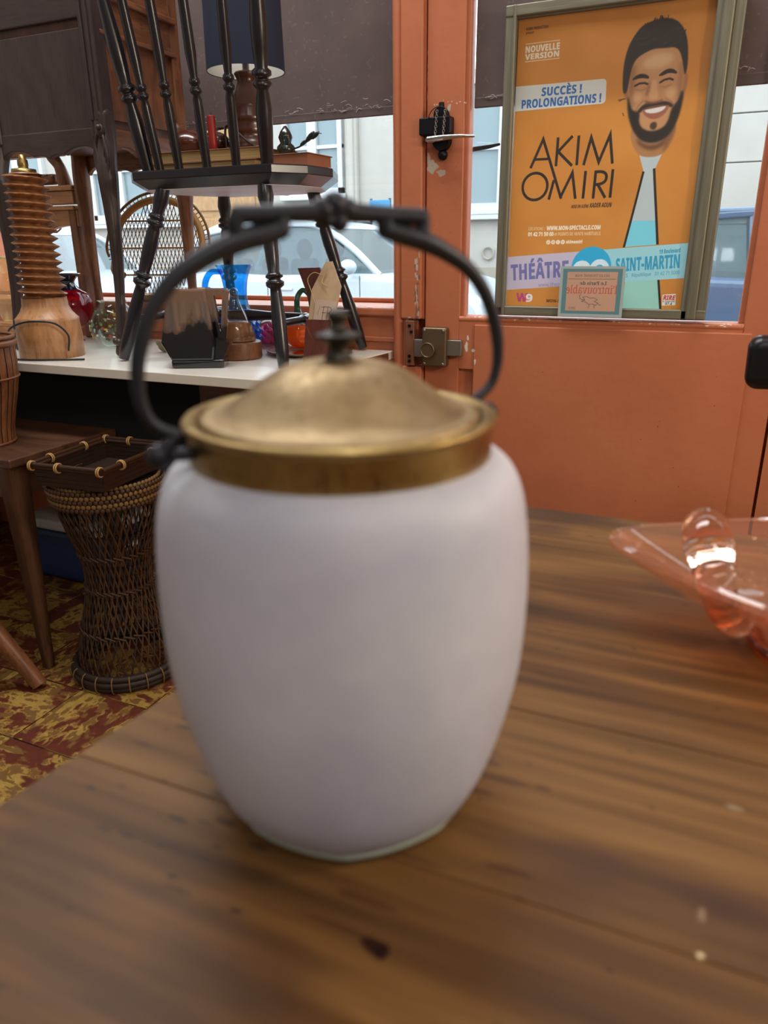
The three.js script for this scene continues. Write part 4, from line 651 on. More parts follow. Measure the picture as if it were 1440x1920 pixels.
// scalloped aprons
const scallop = (L, h) => { const s = new THREE.Shape(); s.moveTo(0, h); s.lineTo(L, h); s.lineTo(L, 0.0); s.quadraticCurveTo(L * 0.95, 0.022, L * 0.86, 0.022); s.quadraticCurveTo(L * 0.74, 0.022, L * 0.66, 0.006); s.quadraticCurveTo(L * 0.58, 0.012, L * 0.5, 0.0); s.quadraticCurveTo(L * 0.42, 0.012, L * 0.34, 0.006); s.quadraticCurveTo(L * 0.26, 0.022, L * 0.14, 0.022); s.quadraticCurveTo(L * 0.05, 0.022, 0, 0); s.closePath(); return s; };
mesh('front_apron', [uvBox(extrude(scallop(CX1 - CX0 - 0.06, 0.062), 0.018, 0.003), 'x', 0.5).translate(CX0 + 0.03, CB - 0.020, CZ1 - 0.02)], greyWood, cab);
mesh('side_apron', [uvBox(extrude(scallop(CZ1 - CZ0 - 0.05, 0.062), 0.018, 0.003), 'x', 0.5).rotateY(PI / 2).translate(CX1 - 0.018, CB - 0.022, CZ1 - 0.03)], walnut, cab);
mesh('back_apron', [uvBox(extrude(scallop(CX1 - CX0 - 0.06, 0.062), 0.016, 0.002), 'x', 0.5).translate(CX0 + 0.03, CB - 0.03, CZ0 + 0.004)], walnut, cab);
function cabriole(x, z, dx, dz, mat, withKnee) {
  const pts = [[x, 1.30, z], [x, 1.245, z], [x + dx * 0.010, 1.19, z + dz * 0.012], [x + dx * 0.008, 1.10, z + dz * 0.012], [x + dx * 0.004, 0.98, z + dz * 0.012], [x + dx * 0.002, 0.87, z + dz * 0.020], [x + dx * 0.002, 0.795, z + dz * 0.030], [x + dx * 0.004, 0.757, z + dz * 0.040], [x + dx * 0.006, DY + 0.0120, z + dz * 0.045]];
  const rad = [0.022, 0.025, 0.025, 0.020, 0.0165, 0.0145, 0.0125, 0.0135, 0.0115];
  const l = mesh('leg', [uvBox(taper(pts, rad, 60, 12), 'y', 0.5), uvBox(taper(pts.slice(1, 7).map(([a, b, c]) => [a + dx * 0.012, b, c + dz * 0.012]), [0.010, 0.010, 0.008, 0.0065, 0.0055, 0.005], 40, 8), 'y', 0.5)], mat, cab);
  mesh('foot_scroll', [ball(0.0105, x + dx * 0.010, 0.772, z + dz * 0.046), ball(0.009, x - dx * 0.006, 0.774, z + dz * 0.048)], mat, l);
  if (withKnee) {
    const kn = [ball(0.012, x + dx * 0.016, 1.265, z + dz * 0.022, 0.9, 1.3, 0.8), ball(0.007, x + dx * 0.020, 1.272, z + dz * 0.030)];
    for (const s of [-1, 1]) for (let i = 0; i < 3; i++) kn.push(taper([[x + s * 0.006 + dx * 0.010, 1.262, z + dz * 0.022], [x + s * (0.014 + 0.003 * i) + dx * 0.010, 1.240 - i * 0.012, z + dz * 0.026], [x + s * 0.008 + dx * 0.012, 1.20 - i * 0.03, z + dz * 0.028], [x + dx * 0.012, 1.165 - i * 0.035, z + dz * 0.026]], [0.004, 0.0038, 0.003, 0.0015], 18, 6));
    mesh('knee_carving', kn, mat, l);
  }
}
cabriole(CX1 - 0.012, CZ1 - 0.014, 0.5, 1, greyWood, true);
cabriole(CX0 + 0.012, CZ1 - 0.014, -0.5, 1, greyWood, false);
cabriole(CX1 - 0.012, CZ0 + 0.028, 0.5, -0.2, walnut, false);
cabriole(CX0 + 0.012, CZ0 + 0.028, -0.5, -0.2, walnut, false);
mesh('corner_post', [G(span(CX1 - 0.040, CX1 + 0.004, 1.25, CT, CZ1 - 0.04, CZ1 + 0.004, 0.008)), G(T(new THREE.CylinderGeometry(0.006, 0.006, CT - 1.29, 8), CX1 - 0.028, (CT + 1.29) / 2, CZ1 + 0.003)), G(T(new THREE.CylinderGeometry(0.006, 0.006, CT - 1.29, 8), CX1 - 0.012, (CT + 1.29) / 2, CZ1 + 0.003))], greyWood, cab);
mesh('corner_post', [G(span(CX0 - 0.004, CX0 + 0.040, 1.25, CT, CZ1 - 0.04, CZ1 + 0.004, 0.008))], greyWood, cab);

// lamp made from an old wooden press screw
const midWood = std(0xffffff, 0.36, { map: woodTex(0x5a3620, 0x8a5a38, 0xb07c52, { s: 5, rings: 9 }) });
const screw = thing('screw_lamp', 'tall lamp base turned from a threaded wooden press screw with black cord', 'lamp', [-1.610, DY, -1.455]);
const sp = [[0, 0], [0.080, 0], [0.0805, 0.055], [0.0775, 0.092], [0.0785, 0.097], [0.0740, 0.101], [0.063, 0.114], [0.0565, 0.128], [0.0545, 0.150]];
const thread = (turns, y0, y1, r0, r1) => { const pts = [], n = 28, g = new ParametricGeometry((u, v, o) => { const a = u * 2 * PI, t = v * (turns + 1) - u, yy = y0 + (y1 - y0) * clamp((v * (turns + 1) - 0.5) / turns), f = Math.abs(((t % 1) + 1) % 1 - 0.5) * 2, k = clamp((yy - y0) / (y1 - y0)), r = lerp(r0, r1, k) - 0.0185 * (1 - f); o.set(r * Math.cos(a), yy, r * Math.sin(a)); }, 48, 210); return g; };
const scr = thread(15, 0.150, 0.437, 0.0600, 0.0535); { const p = scr.attributes.position; scr.computeVertexNormals(); }
mesh('plinth', uvBox(lathe(sp, 56), 'y', 0.35), lightWood, screw);
mesh('threaded_shaft', [uvBox(toCreasedNormals(scr, 0.5), 'y', 0.35), cyl(0.040, 0.034, 0.006, 0, 0.435, 0, 32)], midWood, screw);
mesh('brass_collar', lathe([[0, 0.440], [0.028, 0.440], [0.029, 0.443], [0.028, 0.450], [0.012, 0.452], [0.011, 0.456], [0.0125, 0.458], [0.012, 0.470], [0.008, 0.474], [0.007, 0.482], [0, 0.482]], 28), brass, screw);
mesh('flex', [tube([[0.082, 0.02, 0.022], [0.096, 0.060, 0.030], [0.085, 0.090, 0.055], [0.045, 0.097, 0.084], [0.0, 0.090, 0.092], [-0.045, 0.070, 0.088], [-0.078, 0.030, 0.066], [-0.084, 0.006, 0.064], [-0.06, 0.0035, 0.092], [0.02, 0.0035, 0.100], [0.09, 0.0035, 0.072], [0.15, 0.0035, 0.040]], 0.0026, 90, 6), tube([[-0.06, 0.0035, 0.092], [-0.10, 0.0035, 0.10], [-0.16, 0.0035, 0.095]], 0.0026, 20, 6)], std(0x15161a, 0.4), screw);

// carved wooden frame behind, beside the cabinet
const carved = thing('carved_stand', 'carved pale wooden stand with leafy apron in the window behind the screw lamp', 'furniture', [0, 0, 0]);
mesh('rail', [GX(span(-2.45, -1.822, 1.128, 1.165, -1.852, -1.812, 0.004)), GX(span(-2.45, -1.818, 1.166, 1.180, -1.853, -1.806, 0.005)), GX(span(-2.45, -1.822, 1.112, 1.124, -1.852, -1.808, 0.004))], lightWood, carved);
const apr = new THREE.Shape(); apr.moveTo(-2.45, 1.112); apr.lineTo(-1.82, 1.112); apr.lineTo(-1.82, 1.065); apr.quadraticCurveTo(-1.92, 1.075, -1.97, 1.045); apr.quadraticCurveTo(-2.06, 1.015, -2.14, 1.045); apr.quadraticCurveTo(-2.2, 1.08, -2.45, 1.06); apr.closePath();
mesh('apron', [uvBox(extrude(apr, 0.03, 0.003), 'x', 0.5).translate(0, 0, -1.848)], lightWood, carved);
const leavesC = []; for (const s of [-1, 1]) for (let i = 0; i < 6; i++) leavesC.push(taper([[-2.055 + s * 0.012, 1.055 + i * 0.003, -1.816], [-2.055 + s * (0.04 + i * 0.006), 1.07 + (i - 2) * 0.008, -1.812], [-2.055 + s * (0.07 + i * 0.014), 1.085 - Math.abs(i - 2) * 0.012, -1.812], [-2.055 + s * (0.085 + i * 0.016), 1.078 - (i - 2) * 0.006, -1.814]], [0.006, 0.006, 0.005, 0.002], 16, 6));
mesh('leaf_carving', leavesC, std(0x8a6a48, 0.6), carved);
mesh('arm_support', [uvBox(taper([[-1.862, 1.178, -1.83], [-1.868, 1.205, -1.83], [-1.878, 1.235, -1.83], [-1.90, 1.262, -1.83]], [0.022, 0.019, 0.016, 0.018], 24, 12), 'y', 0.4), GX(span(-2.45, -1.86, 1.262, 1.285, -1.85, -1.81, 0.006)), GX(span(-2.45, -1.90, 1.185, 1.215, -1.85, -1.82, 0.01))], walnut, carved);
for (const x of [-1.84, -2.42]) mesh('leg', G(span(x - 0.016, x + 0.016, DY, 1.115, -1.85, -1.815, 0.006)), walnut, carved);

// peacock chair in wicker on the window ledge
const cane = std(0xa97c42, 0.6), caneDark = std(0x7b552b, 0.65);
const pc = thing('wicker_chair', 'small fan-backed wicker peacock chair on the window ledge', 'doll chair', [-1.645, 0.846, -1.955], 0.25);
{
  const RX = 0.172, cy = 0.155, arc = (k, a0 = -0.25, a1 = PI + 0.25, n = 30) => Array.from({ length: n + 1 }, (_, i) => { const a = lerp(a0, a1, i / n); return [RX * k * Math.cos(a), cy + (a > -0.05 && a < PI + 0.05 ? 0.165 : 0.10) * k * Math.sin(a), -0.05 * Math.sin(clamp(a, 0, PI)) * k]; });
  mesh('rim', [tube(arc(1), 0.0042, 60, 6)], caneDark, pc);
  mesh('back_border', [tube(arc(0.86), 0.0105, 60, 7), tube(arc(0.90), 0.005, 60, 6)], cane, pc);
  const strands = []; for (let i = 0; i <= 40; i++) { const a = lerp(-0.2, PI + 0.2, i / 40), q = (k) => [RX * k * Math.cos(a), cy + 0.165 * k * Math.sin(a), -0.05 * Math.sin(clamp(a, 0, PI)) * k]; strands.push(rod(q(0.88), q(1), 0.0014, 0.0014, 4)); }
  mesh('rim_strand', strands, caneDark, pc);
  const lat = []; for (let s of [-1, 1]) for (let i = -20; i <= 20; i++) { // crossing diagonals clipped to the fan
    const line = []; for (let j = 0; j <= 14; j++) { const y = -0.03 + j * 0.024, x = i * 0.0125 + s * (y - 0.12) * 0.32, e = Math.hypot(x / (RX * 0.84), Math.max(0, y - cy) / (0.165 * 0.84)), lim = y < cy ? lerp(0.42, 1, smooth(0.0, cy, y)) : 1; line.push([x, y, -0.05 * Math.max(0, (y - cy) / 0.165), y < cy ? Math.abs(x) / (RX * 0.84) < lim : e < 1]); }
    for (let j = 0; j < 14; j++) if (line[j][3] && line[j + 1][3]) lat.push(rod(line[j].slice(0, 3), line[j + 1].slice(0, 3), 0.0014, 0.0014, 4));
  }
  const lm = mesh('lattice', lat, caneDark, pc); lm.userData.label = 'open diamond cane lattice'; lm.userData.kind = 'stuff';
  const bands = []; for (const [y, w] of [[0.235, 0.118], [0.155, 0.146], [0.075, 0.118], [0.012, 0.075]]) bands.push(rod([-w, y, -0.05 * Math.max(0, (y - cy) / 0.165)], [w, y, -0.05 * Math.max(0, (y - cy) / 0.165)], 0.003, 0.003, 6));
  mesh('band', bands, cane, pc);
  for (const s of [-1, 1]) mesh('arm', tube([[s * 0.150, 0.115, 0.0], [s * 0.125, 0.085, 0.05], [s * 0.095, 0.075, 0.055]], 0.011, 20, 7), cane, pc);
  mesh('seat', [T(new THREE.CylinderGeometry(0.082, 0.078, 0.014, 28), 0, 0.012, 0.005)], cane, pc);
  const foot = []; for (let i = 0; i < 26; i++) { const a = i / 26 * 2 * PI, b = a + 0.5; foot.push(rod([0.074 * Math.cos(a), 0.006, 0.005 + 0.074 * Math.sin(a)], [0.052 * Math.cos(b), -0.0 + 0.0, 0.005 + 0.052 * Math.sin(b)], 0.002, 0.002, 4)); }
  mesh('foot', [...foot, T(new THREE.TorusGeometry(0.07, 0.004, 6, 28), 0, 0.004, 0.005, PI / 2)], cane, pc);
}

// ------------------------------------------------------------------ pottery and glass on the display table
// angular black jug with drip glaze
const glazeT = canvasTex(512, 512, (c, w, h) => {
  c.fillStyle = '#0b0b10'; c.fillRect(0, 0, w, h);
  c.filter = 'blur(4px)'; for (let i = 0; i < 300; i++) { const x = rr(0, w), l = (0.30 + 0.26 * fbm(x / w, 0.5, 9, 1, 3, 191) + rr(-0.10, 0.05)) * h, g = rr(0, 1), col = g < 0.5 ? '112,84,66' : g < 0.72 ? '140,116,98' : g < 0.88 ? '96,100,110' : '72,54,46'; c.strokeStyle = `rgba(${col},${rr(0.25, 0.6)})`; c.lineWidth = rr(10, 26); c.lineCap = 'round'; c.beginPath(); c.moveTo(x, -10); c.bezierCurveTo(x + rr(-10, 10), l * 0.4, x + rr(-12, 12), l * 0.7, x + rr(-8, 8), l); c.stroke(); }
  c.fillStyle = 'rgba(126,98,80,0.85)'; c.fillRect(0, 0, w, h * 0.16); c.filter = 'none';
});
glazeT.wrapS = glazeT.wrapT = THREE.RepeatWrapping;
const glaze = phys(0xffffff, 0.10, { map: glazeT, clearcoat: 0.8, clearcoatRoughness: 0.05 });
const jug = thing('drip_glaze_jug', 'angular black pottery jug with brown drip glaze and square loop handle', 'jug', [-1.118, DY, -1.452], 0.46);
{
  const k = 0.188, MH = 0.178, body = new THREE.Shape();
  [[-0.068, 0.018], [-0.088, 0.058], [-0.062, MH], [0.022, MH], [0.036, 0.058], [0.030, 0.018]].forEach((p, i) => body[i ? 'lineTo' : 'moveTo'](...p)); body.closePath();
  const uvj = (g) => { const q = g.index ? g.toNonIndexed() : g, p = q.attributes.position, uv = new Float32Array(p.count * 2); for (let i = 0; i < p.count; i++) { uv[i * 2] = (p.getX(i) + p.getZ(i) * 0.7) / 0.2 + 0.5; uv[i * 2 + 1] = clamp(p.getY(i) / MH, 0, 0.995); } q.setAttribute('uv', new THREE.BufferAttribute(uv, 2)); return q; };
  mesh('body', [uvj(extrude(body, 0.082, 0.005, 2).translate(0, 0, -0.041)), uvj(frustum([[-0.060, -0.033], [0.052, -0.033], [0.052, 0.033], [-0.060, 0.033]].map((p) => [p[0] - 0.004, p[1]]), 0.016, [[-0.060, -0.033], [0.074, -0.030], [0.074, 0.030], [-0.060, 0.033]].map((p) => [p[0] - 0.006, p[1]]), 0.056)), uvj(frustum([[-0.060, -0.033], [0.068, -0.030], [0.068, 0.030], [-0.060, 0.033]], 0.056, [[-0.05, -0.03], [0.030, -0.030], [0.030, 0.030], [-0.05, 0.03]], 0.068))], glaze, jug);
  const hd = new THREE.Shape(); [[0.0, MH], [0.066, MH - 0.001], [0.072, MH - 0.007], [0.056, 0.056], [0.036, 0.050], [0.02, 0.12]].forEach((p, i) => hd[i ? 'lineTo' : 'moveTo'](...p)); hd.closePath();
  const ho = new THREE.Path(); [[0.033, MH - 0.014], [0.059, MH - 0.014], [0.0455, 0.070]].forEach((p, i) => ho[i ? 'lineTo' : 'moveTo'](...p)); ho.closePath(); hd.holes.push(ho);
  mesh('handle', uvj(extrude(hd, 0.020, 0.003, 2).translate(0, 0, -0.010)), glaze, jug);
  mesh('foot', uvj(bx(0.122, 0.020, 0.082, -0.008, 0.010, 0, 0.006)), glaze, jug);
}
// orange pot
const opot = thing('orange_pot', 'round orange glazed pot half hidden behind the black jug', 'pot', [-1.266, DY, -1.572]);
mesh('body', lathe(spline([[0, 0], [0.026, 0], [0.042, 0.018], [0.050, 0.042], [0.046, 0.066], [0.034, 0.080], [0.031, 0.088], [0.035, 0.093], [0.031, 0.094], [0.028, 0.086]], 50), 40), phys(0xc65a1e, 0.3, { clearcoat: 0.5 }), opot);
mesh('painted_band', T(new THREE.TorusGeometry(0.0475, 0.003, 6, 40), 0, 0.060, 0, PI / 2), std(0x6b5140, 0.5), opot);
// small brass frog-like ornament between pot and chair leg
const peb = thing('stone_ornament', 'small greenish stone ornament near the outer chair leg', 'ornament', [-1.372, DY, -1.62]);
mesh('body', ball(0.017, 0, 0.0158, 0, 1.25, 0.92, 1), std(0x7e7a5c, 0.7), peb); mesh('head', ball(0.008, -0.018, 0.024, 0.004), std(0x8d8868, 0.7), peb);
// glass dome on wooden stand
const dome = thing('glass_dome', 'pear-shaped glass dome on a round brown wooden base behind the jug', 'dome', [-1.118, DY, -1.592]);
mesh('base', uvBox(lathe([[0, 0], [0.058, 0], [0.061, 0.004], [0.0605, 0.040], [0.056, 0.043], [0, 0.043]], 44), 'x', 0.3), walnut, dome);
mesh('glass', lathe(spline([[0.047, 0.0432], [0.047, 0.055], [0.040, 0.080], [0.028, 0.105], [0.018, 0.126], [0.011, 0.146], [0.010, 0.156]], 40), 44), pane(0xf1e8de, { specularIntensity: 1 }), dome);
mesh('brown_filling', lathe(spline([[0.0, 0.0434], [0.044, 0.0434], [0.044, 0.055], [0.037, 0.079], [0.030, 0.092], [0.0, 0.094]], 36), 40), phys(0xb08460, 0.25, { transmission: 0.4, thickness: 0 }), dome);
mesh('knob', ball(0.012, 0, 0.160, 0), pane(0xf1e8de), dome);
// blue glass pitcher with hobnail body
const blueG = phys(0x4cc0fa, 0.05, { transmission: 0.86, thickness: 0 });
const pit = thing('blue_pitcher', 'bright blue glass pitcher with flared lip and knobbly body', 'pitcher', [-1.200, DY, -1.718]);
mesh('body', lathe(spline([[0.0, 0.004], [0.036, 0.0], [0.050, 0.014], [0.058, 0.045], [0.054, 0.075], [0.040, 0.100], [0.032, 0.122], [0.030, 0.150], [0.034, 0.185], [0.044, 0.214], [0.050, 0.222]], 70), 48), blueG, pit);
const hob = []; for (let r = 0; r < 5; r++) for (let i = 0; i < 14; i++) { const a = (i + (r % 2) * 0.5) / 14 * 2 * PI, y = 0.016 + r * 0.018, R = [0.052, 0.0575, 0.0585, 0.056, 0.049][r]; hob.push(T(new THREE.SphereGeometry(0.0072, 7, 5), R * Math.cos(a), y, R * Math.sin(a))); }
mesh('hobnail', hob, blueG, pit).userData.kind = 'stuff';
mesh('handle', taper([[-0.036, 0.205, 0.010], [-0.062, 0.204, 0.016], [-0.080, 0.180, 0.020], [-0.082, 0.140, 0.020], [-0.070, 0.105, 0.018], [-0.046, 0.086, 0.012]], [0.007, 0.0085, 0.0085, 0.0075, 0.007, 0.006], 36, 12), blueG, pit);
// pink swirl glass
const pink = thing('pink_glass_ball', 'clear glass globe with pink and violet swirl behind the near chair leg', 'ornament', [-1.158, DY, -1.805]);
mesh('shell', ball(0.038, 0, 0.038, 0, 1, 1, 1, 28), pane(0xf0e4f4), pink);
mesh('swirl', [0, 1, 2, 3, 4].map((i) => taper(Array.from({ length: 9 }, (_, j) => { const a = i * 1.26 + j * 0.35, t = j / 8, r = 0.027 * Math.sin(PI * (0.1 + 0.8 * t)); return [r * Math.cos(a), 0.012 + 0.052 * t, r * Math.sin(a)]; }), [0.002, 0.005, 0.0065, 0.005, 0.002], 24, 8)), std(0xd8327e, 0.3), pink);
// silver tray
const tray = thing('silver_tray', 'round silver tray with thin rim under the orange glass pumpkin', 'tray', [-0.990, DY, -1.735]);
mesh('plate', lathe([[0, 0.004], [0.075, 0.003], [0.085, 0.0035], [0.105, 0.008], [0.112, 0.010], [0.113, 0.0085], [0.104, 0.005], [0.088, 0.0], [0, 0.0]], 56), std(0xcfc9c2, 0.2, { metalness: 1 }), tray);
mesh('rim_bead', T(new THREE.TorusGeometry(0.112, 0.0022, 6, 56), 0, 0.0095, 0, PI / 2), std(0x9c8a6a, 0.3, { metalness: 1 }), tray);
// glass pumpkin
const pump = thing('glass_pumpkin', 'orange glass pumpkin with green leaves and curled green stem', 'ornament', [-1.040, DY + 0.0062, -1.775]);
const pg = new THREE.SphereGeometry(0.056, 56, 28); { const p = pg.attributes.position; for (let i = 0; i < p.count; i++) { const x = p.getX(i), y = p.getY(i), z = p.getZ(i), a = Math.atan2(z, x), k = 1 - 0.07 * Math.abs(Math.cos(a * 4)), t = 1 - 0.25 * Math.pow(Math.max(0, y / 0.056), 6); p.setXYZ(i, x * k, y * 0.80 * t, z * k); } pg.computeVertexNormals(); }
mesh('body', pg.translate(0, 0.0446, 0), phys(0xff6a14, 0.08, { transmission: 0.3, thickness: 0, clearcoat: 1 }), pump);
for (let i = 0; i < 5; i++) { const a = i * 1.257 + 0.3; mesh('leaf', T(new THREE.SphereGeometry(0.017, 12, 8).scale(1.4, 0.28, 0.7), 0.021, 0.0835, 0, 0, a, -0.35), phys(i % 2 ? 0x3f8a3a : 0x9fc8a4, 0.1, { clearcoat: 1 }), pump); }
mesh('stem', taper([[0, 0.078, 0], [-0.006, 0.105, 0], [-0.002, 0.135, 0.002], [0.016, 0.152, 0.004], [0.034, 0.140, 0.004], [0.038, 0.112, 0.002]], [0.012, 0.0085, 0.0075, 0.007, 0.007, 0.006], 36, 10), phys(0x24503a, 0.1, { clearcoat: 1 }), pump);
// wooden card stand and what it holds
const mahog = std(0xffffff, 0.45, { map: woodTex(0x3a1c16, 0x5a2c22, 0x6e3a2c, { s: 12, rings: 4 }) });
const stand = thing('card_stand', 'dark reddish wooden wedge stand holding a paper tag and a small card', 'stand', [-0.864, DY, -1.60], 0);
mesh('foot_wedge', [uvBox(extrude(polyShape([[-0.036, 0], [0.022, 0], [-0.030, 0.090]]), 0.012, 0.0015).translate(0, 0, 0.036), 'y', 0.3)], mahog, stand);
mesh('back_board', [uvBox(T(extrude(polyShape([[-0.036, 0], [0.022, 0], [0.022, 0.120], [-0.026, 0.224], [-0.086, 0.222], [-0.036, 0.125]]), 0.010, 0.0015), 0, 0, 0.024, -0.25), 'y', 0.3)], mahog, stand);
mesh('pocket', [uvBox(T(extrude(polyShape([[-0.036, 0], [0.026, 0], [0.026, 0.105], [-0.036, 0.105]]), 0.012, 0.0015), 0.0, 0, 0.050, -0.25), 'y', 0.3), uvBox(bx(0.060, 0.008, 0.08, -0.006, 0.004, 0.02, 0.002), 'x', 0.3)], mahog, stand);
const kraft = std(0xffffff, 0.9, { map: dataTex(128, 128, (u, v) => { const n = fbm(u, v, 10, 10, 3, 201); return mix3([186, 156, 122], [214, 186, 152], n); }) });
const tg = thing('paper_tag', 'beige paper luggage tag with string stuck in the wooden stand', 'tag', [-0.872, DY + 0.096, -1.5835], 0);
mesh('card', uvBox(T(extrude(polyShape([[-0.032, 0], [0.036, 0.004], [0.040, 0.088], [0.006, 0.142], [-0.012, 0.138], [-0.036, 0.072]]), 0.0022, 0.0004), 0, 0, 0, -0.25, 0, -0.10), 'y', 0.2), kraft, tg);
mesh('eyelet', T(new THREE.TorusGeometry(0.004, 0.0013, 6, 16), 0.006, 0.103, -0.026), std(0xb89a68, 0.4, { metalness: 0.8 }), tg);
mesh('string', [tube([[0.006, 0.103, -0.022], [-0.022, 0.112, -0.016], [-0.036, 0.098, -0.012], [-0.024, 0.072, -0.004], [-0.010, 0.045, 0.004]], 0.0009, 24, 5), tube([[0.006, 0.103, -0.022], [0.012, 0.122, -0.022], [0.000, 0.090, -0.016], [0.014, 0.082, -0.012]], 0.0012, 20, 5)], std(0xc9b48a, 0.9), tg);
const cardTex = canvasTex(256, 256, (c) => { c.fillStyle = '#cbb3a0'; c.fillRect(0, 0, 256, 256); c.strokeStyle = '#5a4034'; c.lineWidth = 6; c.lineCap = 'round'; c.beginPath(); c.moveTo(110, 60); c.lineTo(104, 200); c.moveTo(84, 70); c.lineTo(150, 62); c.moveTo(96, 124); c.lineTo(140, 120); c.moveTo(160, 60); c.lineTo(156, 196); c.moveTo(160, 62); c.bezierCurveTo(222, 60, 214, 118, 160, 122); c.bezierCurveTo(232, 124, 220, 190, 158, 194); c.stroke(); c.lineWidth = 3; c.beginPath(); c.moveTo(50, 150); c.bezierCurveTo(30, 120, 70, 90, 60, 60); c.moveTo(46, 214); c.lineTo(84, 226); c.stroke(); });
const sc = thing('monogram_card', 'small pinkish card with a handwritten monogram in front of the paper tag', 'card', [-0.862, DY + 0.088, -1.5775], 0);
mesh('sheet', T(bx(0.056, 0.060, 0.0016, 0, 0.03, 0), 0, 0, 0, -0.25, 0, -0.06), std(0xffffff, 0.85, { map: cardTex }), sc);

// red glass vase, flowered bowl, amber glass, wooden box at the far end
const rv = thing('red_vase', 'deep red glass vase with dark neck on a clear glass foot', 'vase', [-1.813, DY, -1.72]);
mesh('foot', lathe(spline([[0, 0], [0.034, 0], [0.036, 0.004], [0.014, 0.010], [0.010, 0.026], [0.024, 0.044]], 24), 36), pane(0xe8f2f4), rv);
mesh('body', lathe(spline([[0.0, 0.040], [0.030, 0.042], [0.062, 0.066], [0.074, 0.100], [0.068, 0.132], [0.046, 0.152]], 50), 44), phys(0xb00b2c, 0.05, { transmission: 0.75, thickness: 0 }), rv);
mesh('neck', lathe(spline([[0.047, 0.151], [0.034, 0.162], [0.030, 0.174], [0.042, 0.190], [0.050, 0.194], [0.048, 0.196], [0.026, 0.176]], 36), 44), phys(0x161c2a, 0.1, { clearcoat: 1 }), rv);
const fb = thing('flower_glass_bowl', 'round clear glass bowl painted with small flowers behind the cabinet leg', 'bowl', [-1.588, DY, -1.672]);
mesh('glass', lathe(spline([[0, 0.003], [0.030, 0.0], [0.056, 0.020], [0.068, 0.055], [0.060, 0.092], [0.040, 0.115], [0.036, 0.122], [0.042, 0.128]], 50), 48), pane(0xe9f3ea), fb);
const cols = [0x5a7a50, 0x4e7348, 0x86a070, 0xd8c040, 0xa85a50, 0xe6e5d8, 0x6f86a8];
for (let k = 0; k < cols.length; k++) { const l = []; for (let i = 0; i < 16; i++) { const a = rr(0, 2 * PI), y = rr(0.025, 0.10), R = 0.069 * Math.sqrt(Math.max(0.05, 1 - ((y - 0.056) / 0.068) ** 2)) + 0.0012, s = rr(0.0025, 0.006) * (k === 3 ? 1.2 : 1); l.push(new THREE.SphereGeometry(s, 7, 5).scale(1, rr(0.5, 1.2), 0.18).rotateY(-a + PI / 2).translate(R * Math.cos(a), y, R * Math.sin(a))); } mesh('painted_flower', l, std(cols[k], 0.4), fb).userData.kind = 'stuff'; }
const am = thing('amber_vase', 'pale amber glass vase with ruffled neck behind the screw lamp', 'vase', [-2.10, DY + 0.046, -1.775]);
mesh('body', lathe(spline([[0, 0], [0.034, 0], [0.048, 0.030], [0.044, 0.080], [0.028, 0.120], [0.024, 0.150], [0.044, 0.190], [0.050, 0.196]], 40), 30), phys(0xf6ecc8, 0.08, { transmission: 0.85, thickness: 0 }), am);
mesh('lip', T(new THREE.TorusGeometry(0.049, 0.004, 8, 36), 0, 0.196, 0, PI / 2), phys(0xf4e6ba, 0.1, { transmission: 0.6, thickness: 0 }), am);
const wb = thing('wooden_box', 'low pale wooden box under the amber vase', 'box', [-2.08, DY, -1.77]);
mesh('body', uvBox(bx(0.16, 0.036, 0.10, 0, 0.018, 0, 0.002), 'x', 0.3), lightWood, wb); mesh('lid', uvBox(bx(0.164, 0.010, 0.104, 0, 0.041, 0, 0.002), 'x', 0.3), lightWood, wb);

// ------------------------------------------------------------------ below: side table, basket, wicker stool, tray
const sideT = thing('side_table', 'dark brown wooden side table with tapered legs under the slatted basket', 'table', [0, 0, 0]);
mesh('top', uvBox(span(-2.25, -1.424, 0.533, 0.555, -1.452, -1.118, 0.004), 'x', 0.6), darkWood, sideT);
mesh('apron', [uvBox(span(-2.22, -1.445, 0.455, 0.533, -1.152, -1.136), 'x', 0.6), uvBox(span(-1.462, -1.444, 0.455, 0.533, -1.44, -1.14), 'z', 0.6)], darkWood, sideT);
for (const [x, z] of [[-1.455, -1.148], [-1.455, -1.425], [-2.21, -1.148], [-2.21, -1.425]]) mesh('leg', uvBox(new THREE.CylinderGeometry(0.034, 0.014, 0.533, 4).rotateY(PI / 4).translate(x, 0.2665, z), 'y', 0.5), darkWood, sideT);
const bk = thing('slatted_basket', 'tall brown basket of upright wooden slats on the side table', 'basket', [-1.622, 0.555, -1.205]);
{
  const H = 0.235, slat = std(0xffffff, 0.5, { map: woodTex(0x4a2a18, 0x76482c, 0x96643e, { s: 15, rings: 3 }) });
  const R = (y) => lerp(0.078, 0.112, smooth(0, 0.8, y / H)) * 1.0, N = 30;
  for (let i = 0; i < N; i++) { const g = new ParametricGeometry((u, v, o) => { const a = (i + 0.06 + u * 0.88) / N * 2 * PI, y = v * H, r = R(y) + 0.0015 * Math.sin(u * PI); o.set(r * Math.cos(a), y, r * Math.sin(a)); }, 2, 6); mesh('slat', uvBox(g, 'y', 0.3, 0.3, i * 0.13, i * 0.29), slat, bk); }
  mesh('lining', lathe([[0, 0.003], [0.074, 0.003], [R(0.1) - 0.004, 0.1], [R(0.2) - 0.004, H - 0.004]], 30), std(0x1d120c, 0.9), bk);
  mesh('hoop', [0.16, 0.005].map((y) => T(new THREE.TorusGeometry(R(y) + 0.002, 0.003, 6, 48), 0, y, 0, PI / 2)), slat, bk);
  mesh('rim', [T(new THREE.TorusGeometry(0.112, 0.0085, 8, 48), 0, H + 0.004, 0, PI / 2), T(new THREE.TorusGeometry(0.113, 0.0045, 8, 48), 0, H + 0.018, 0, PI / 2)], slat, bk);
}
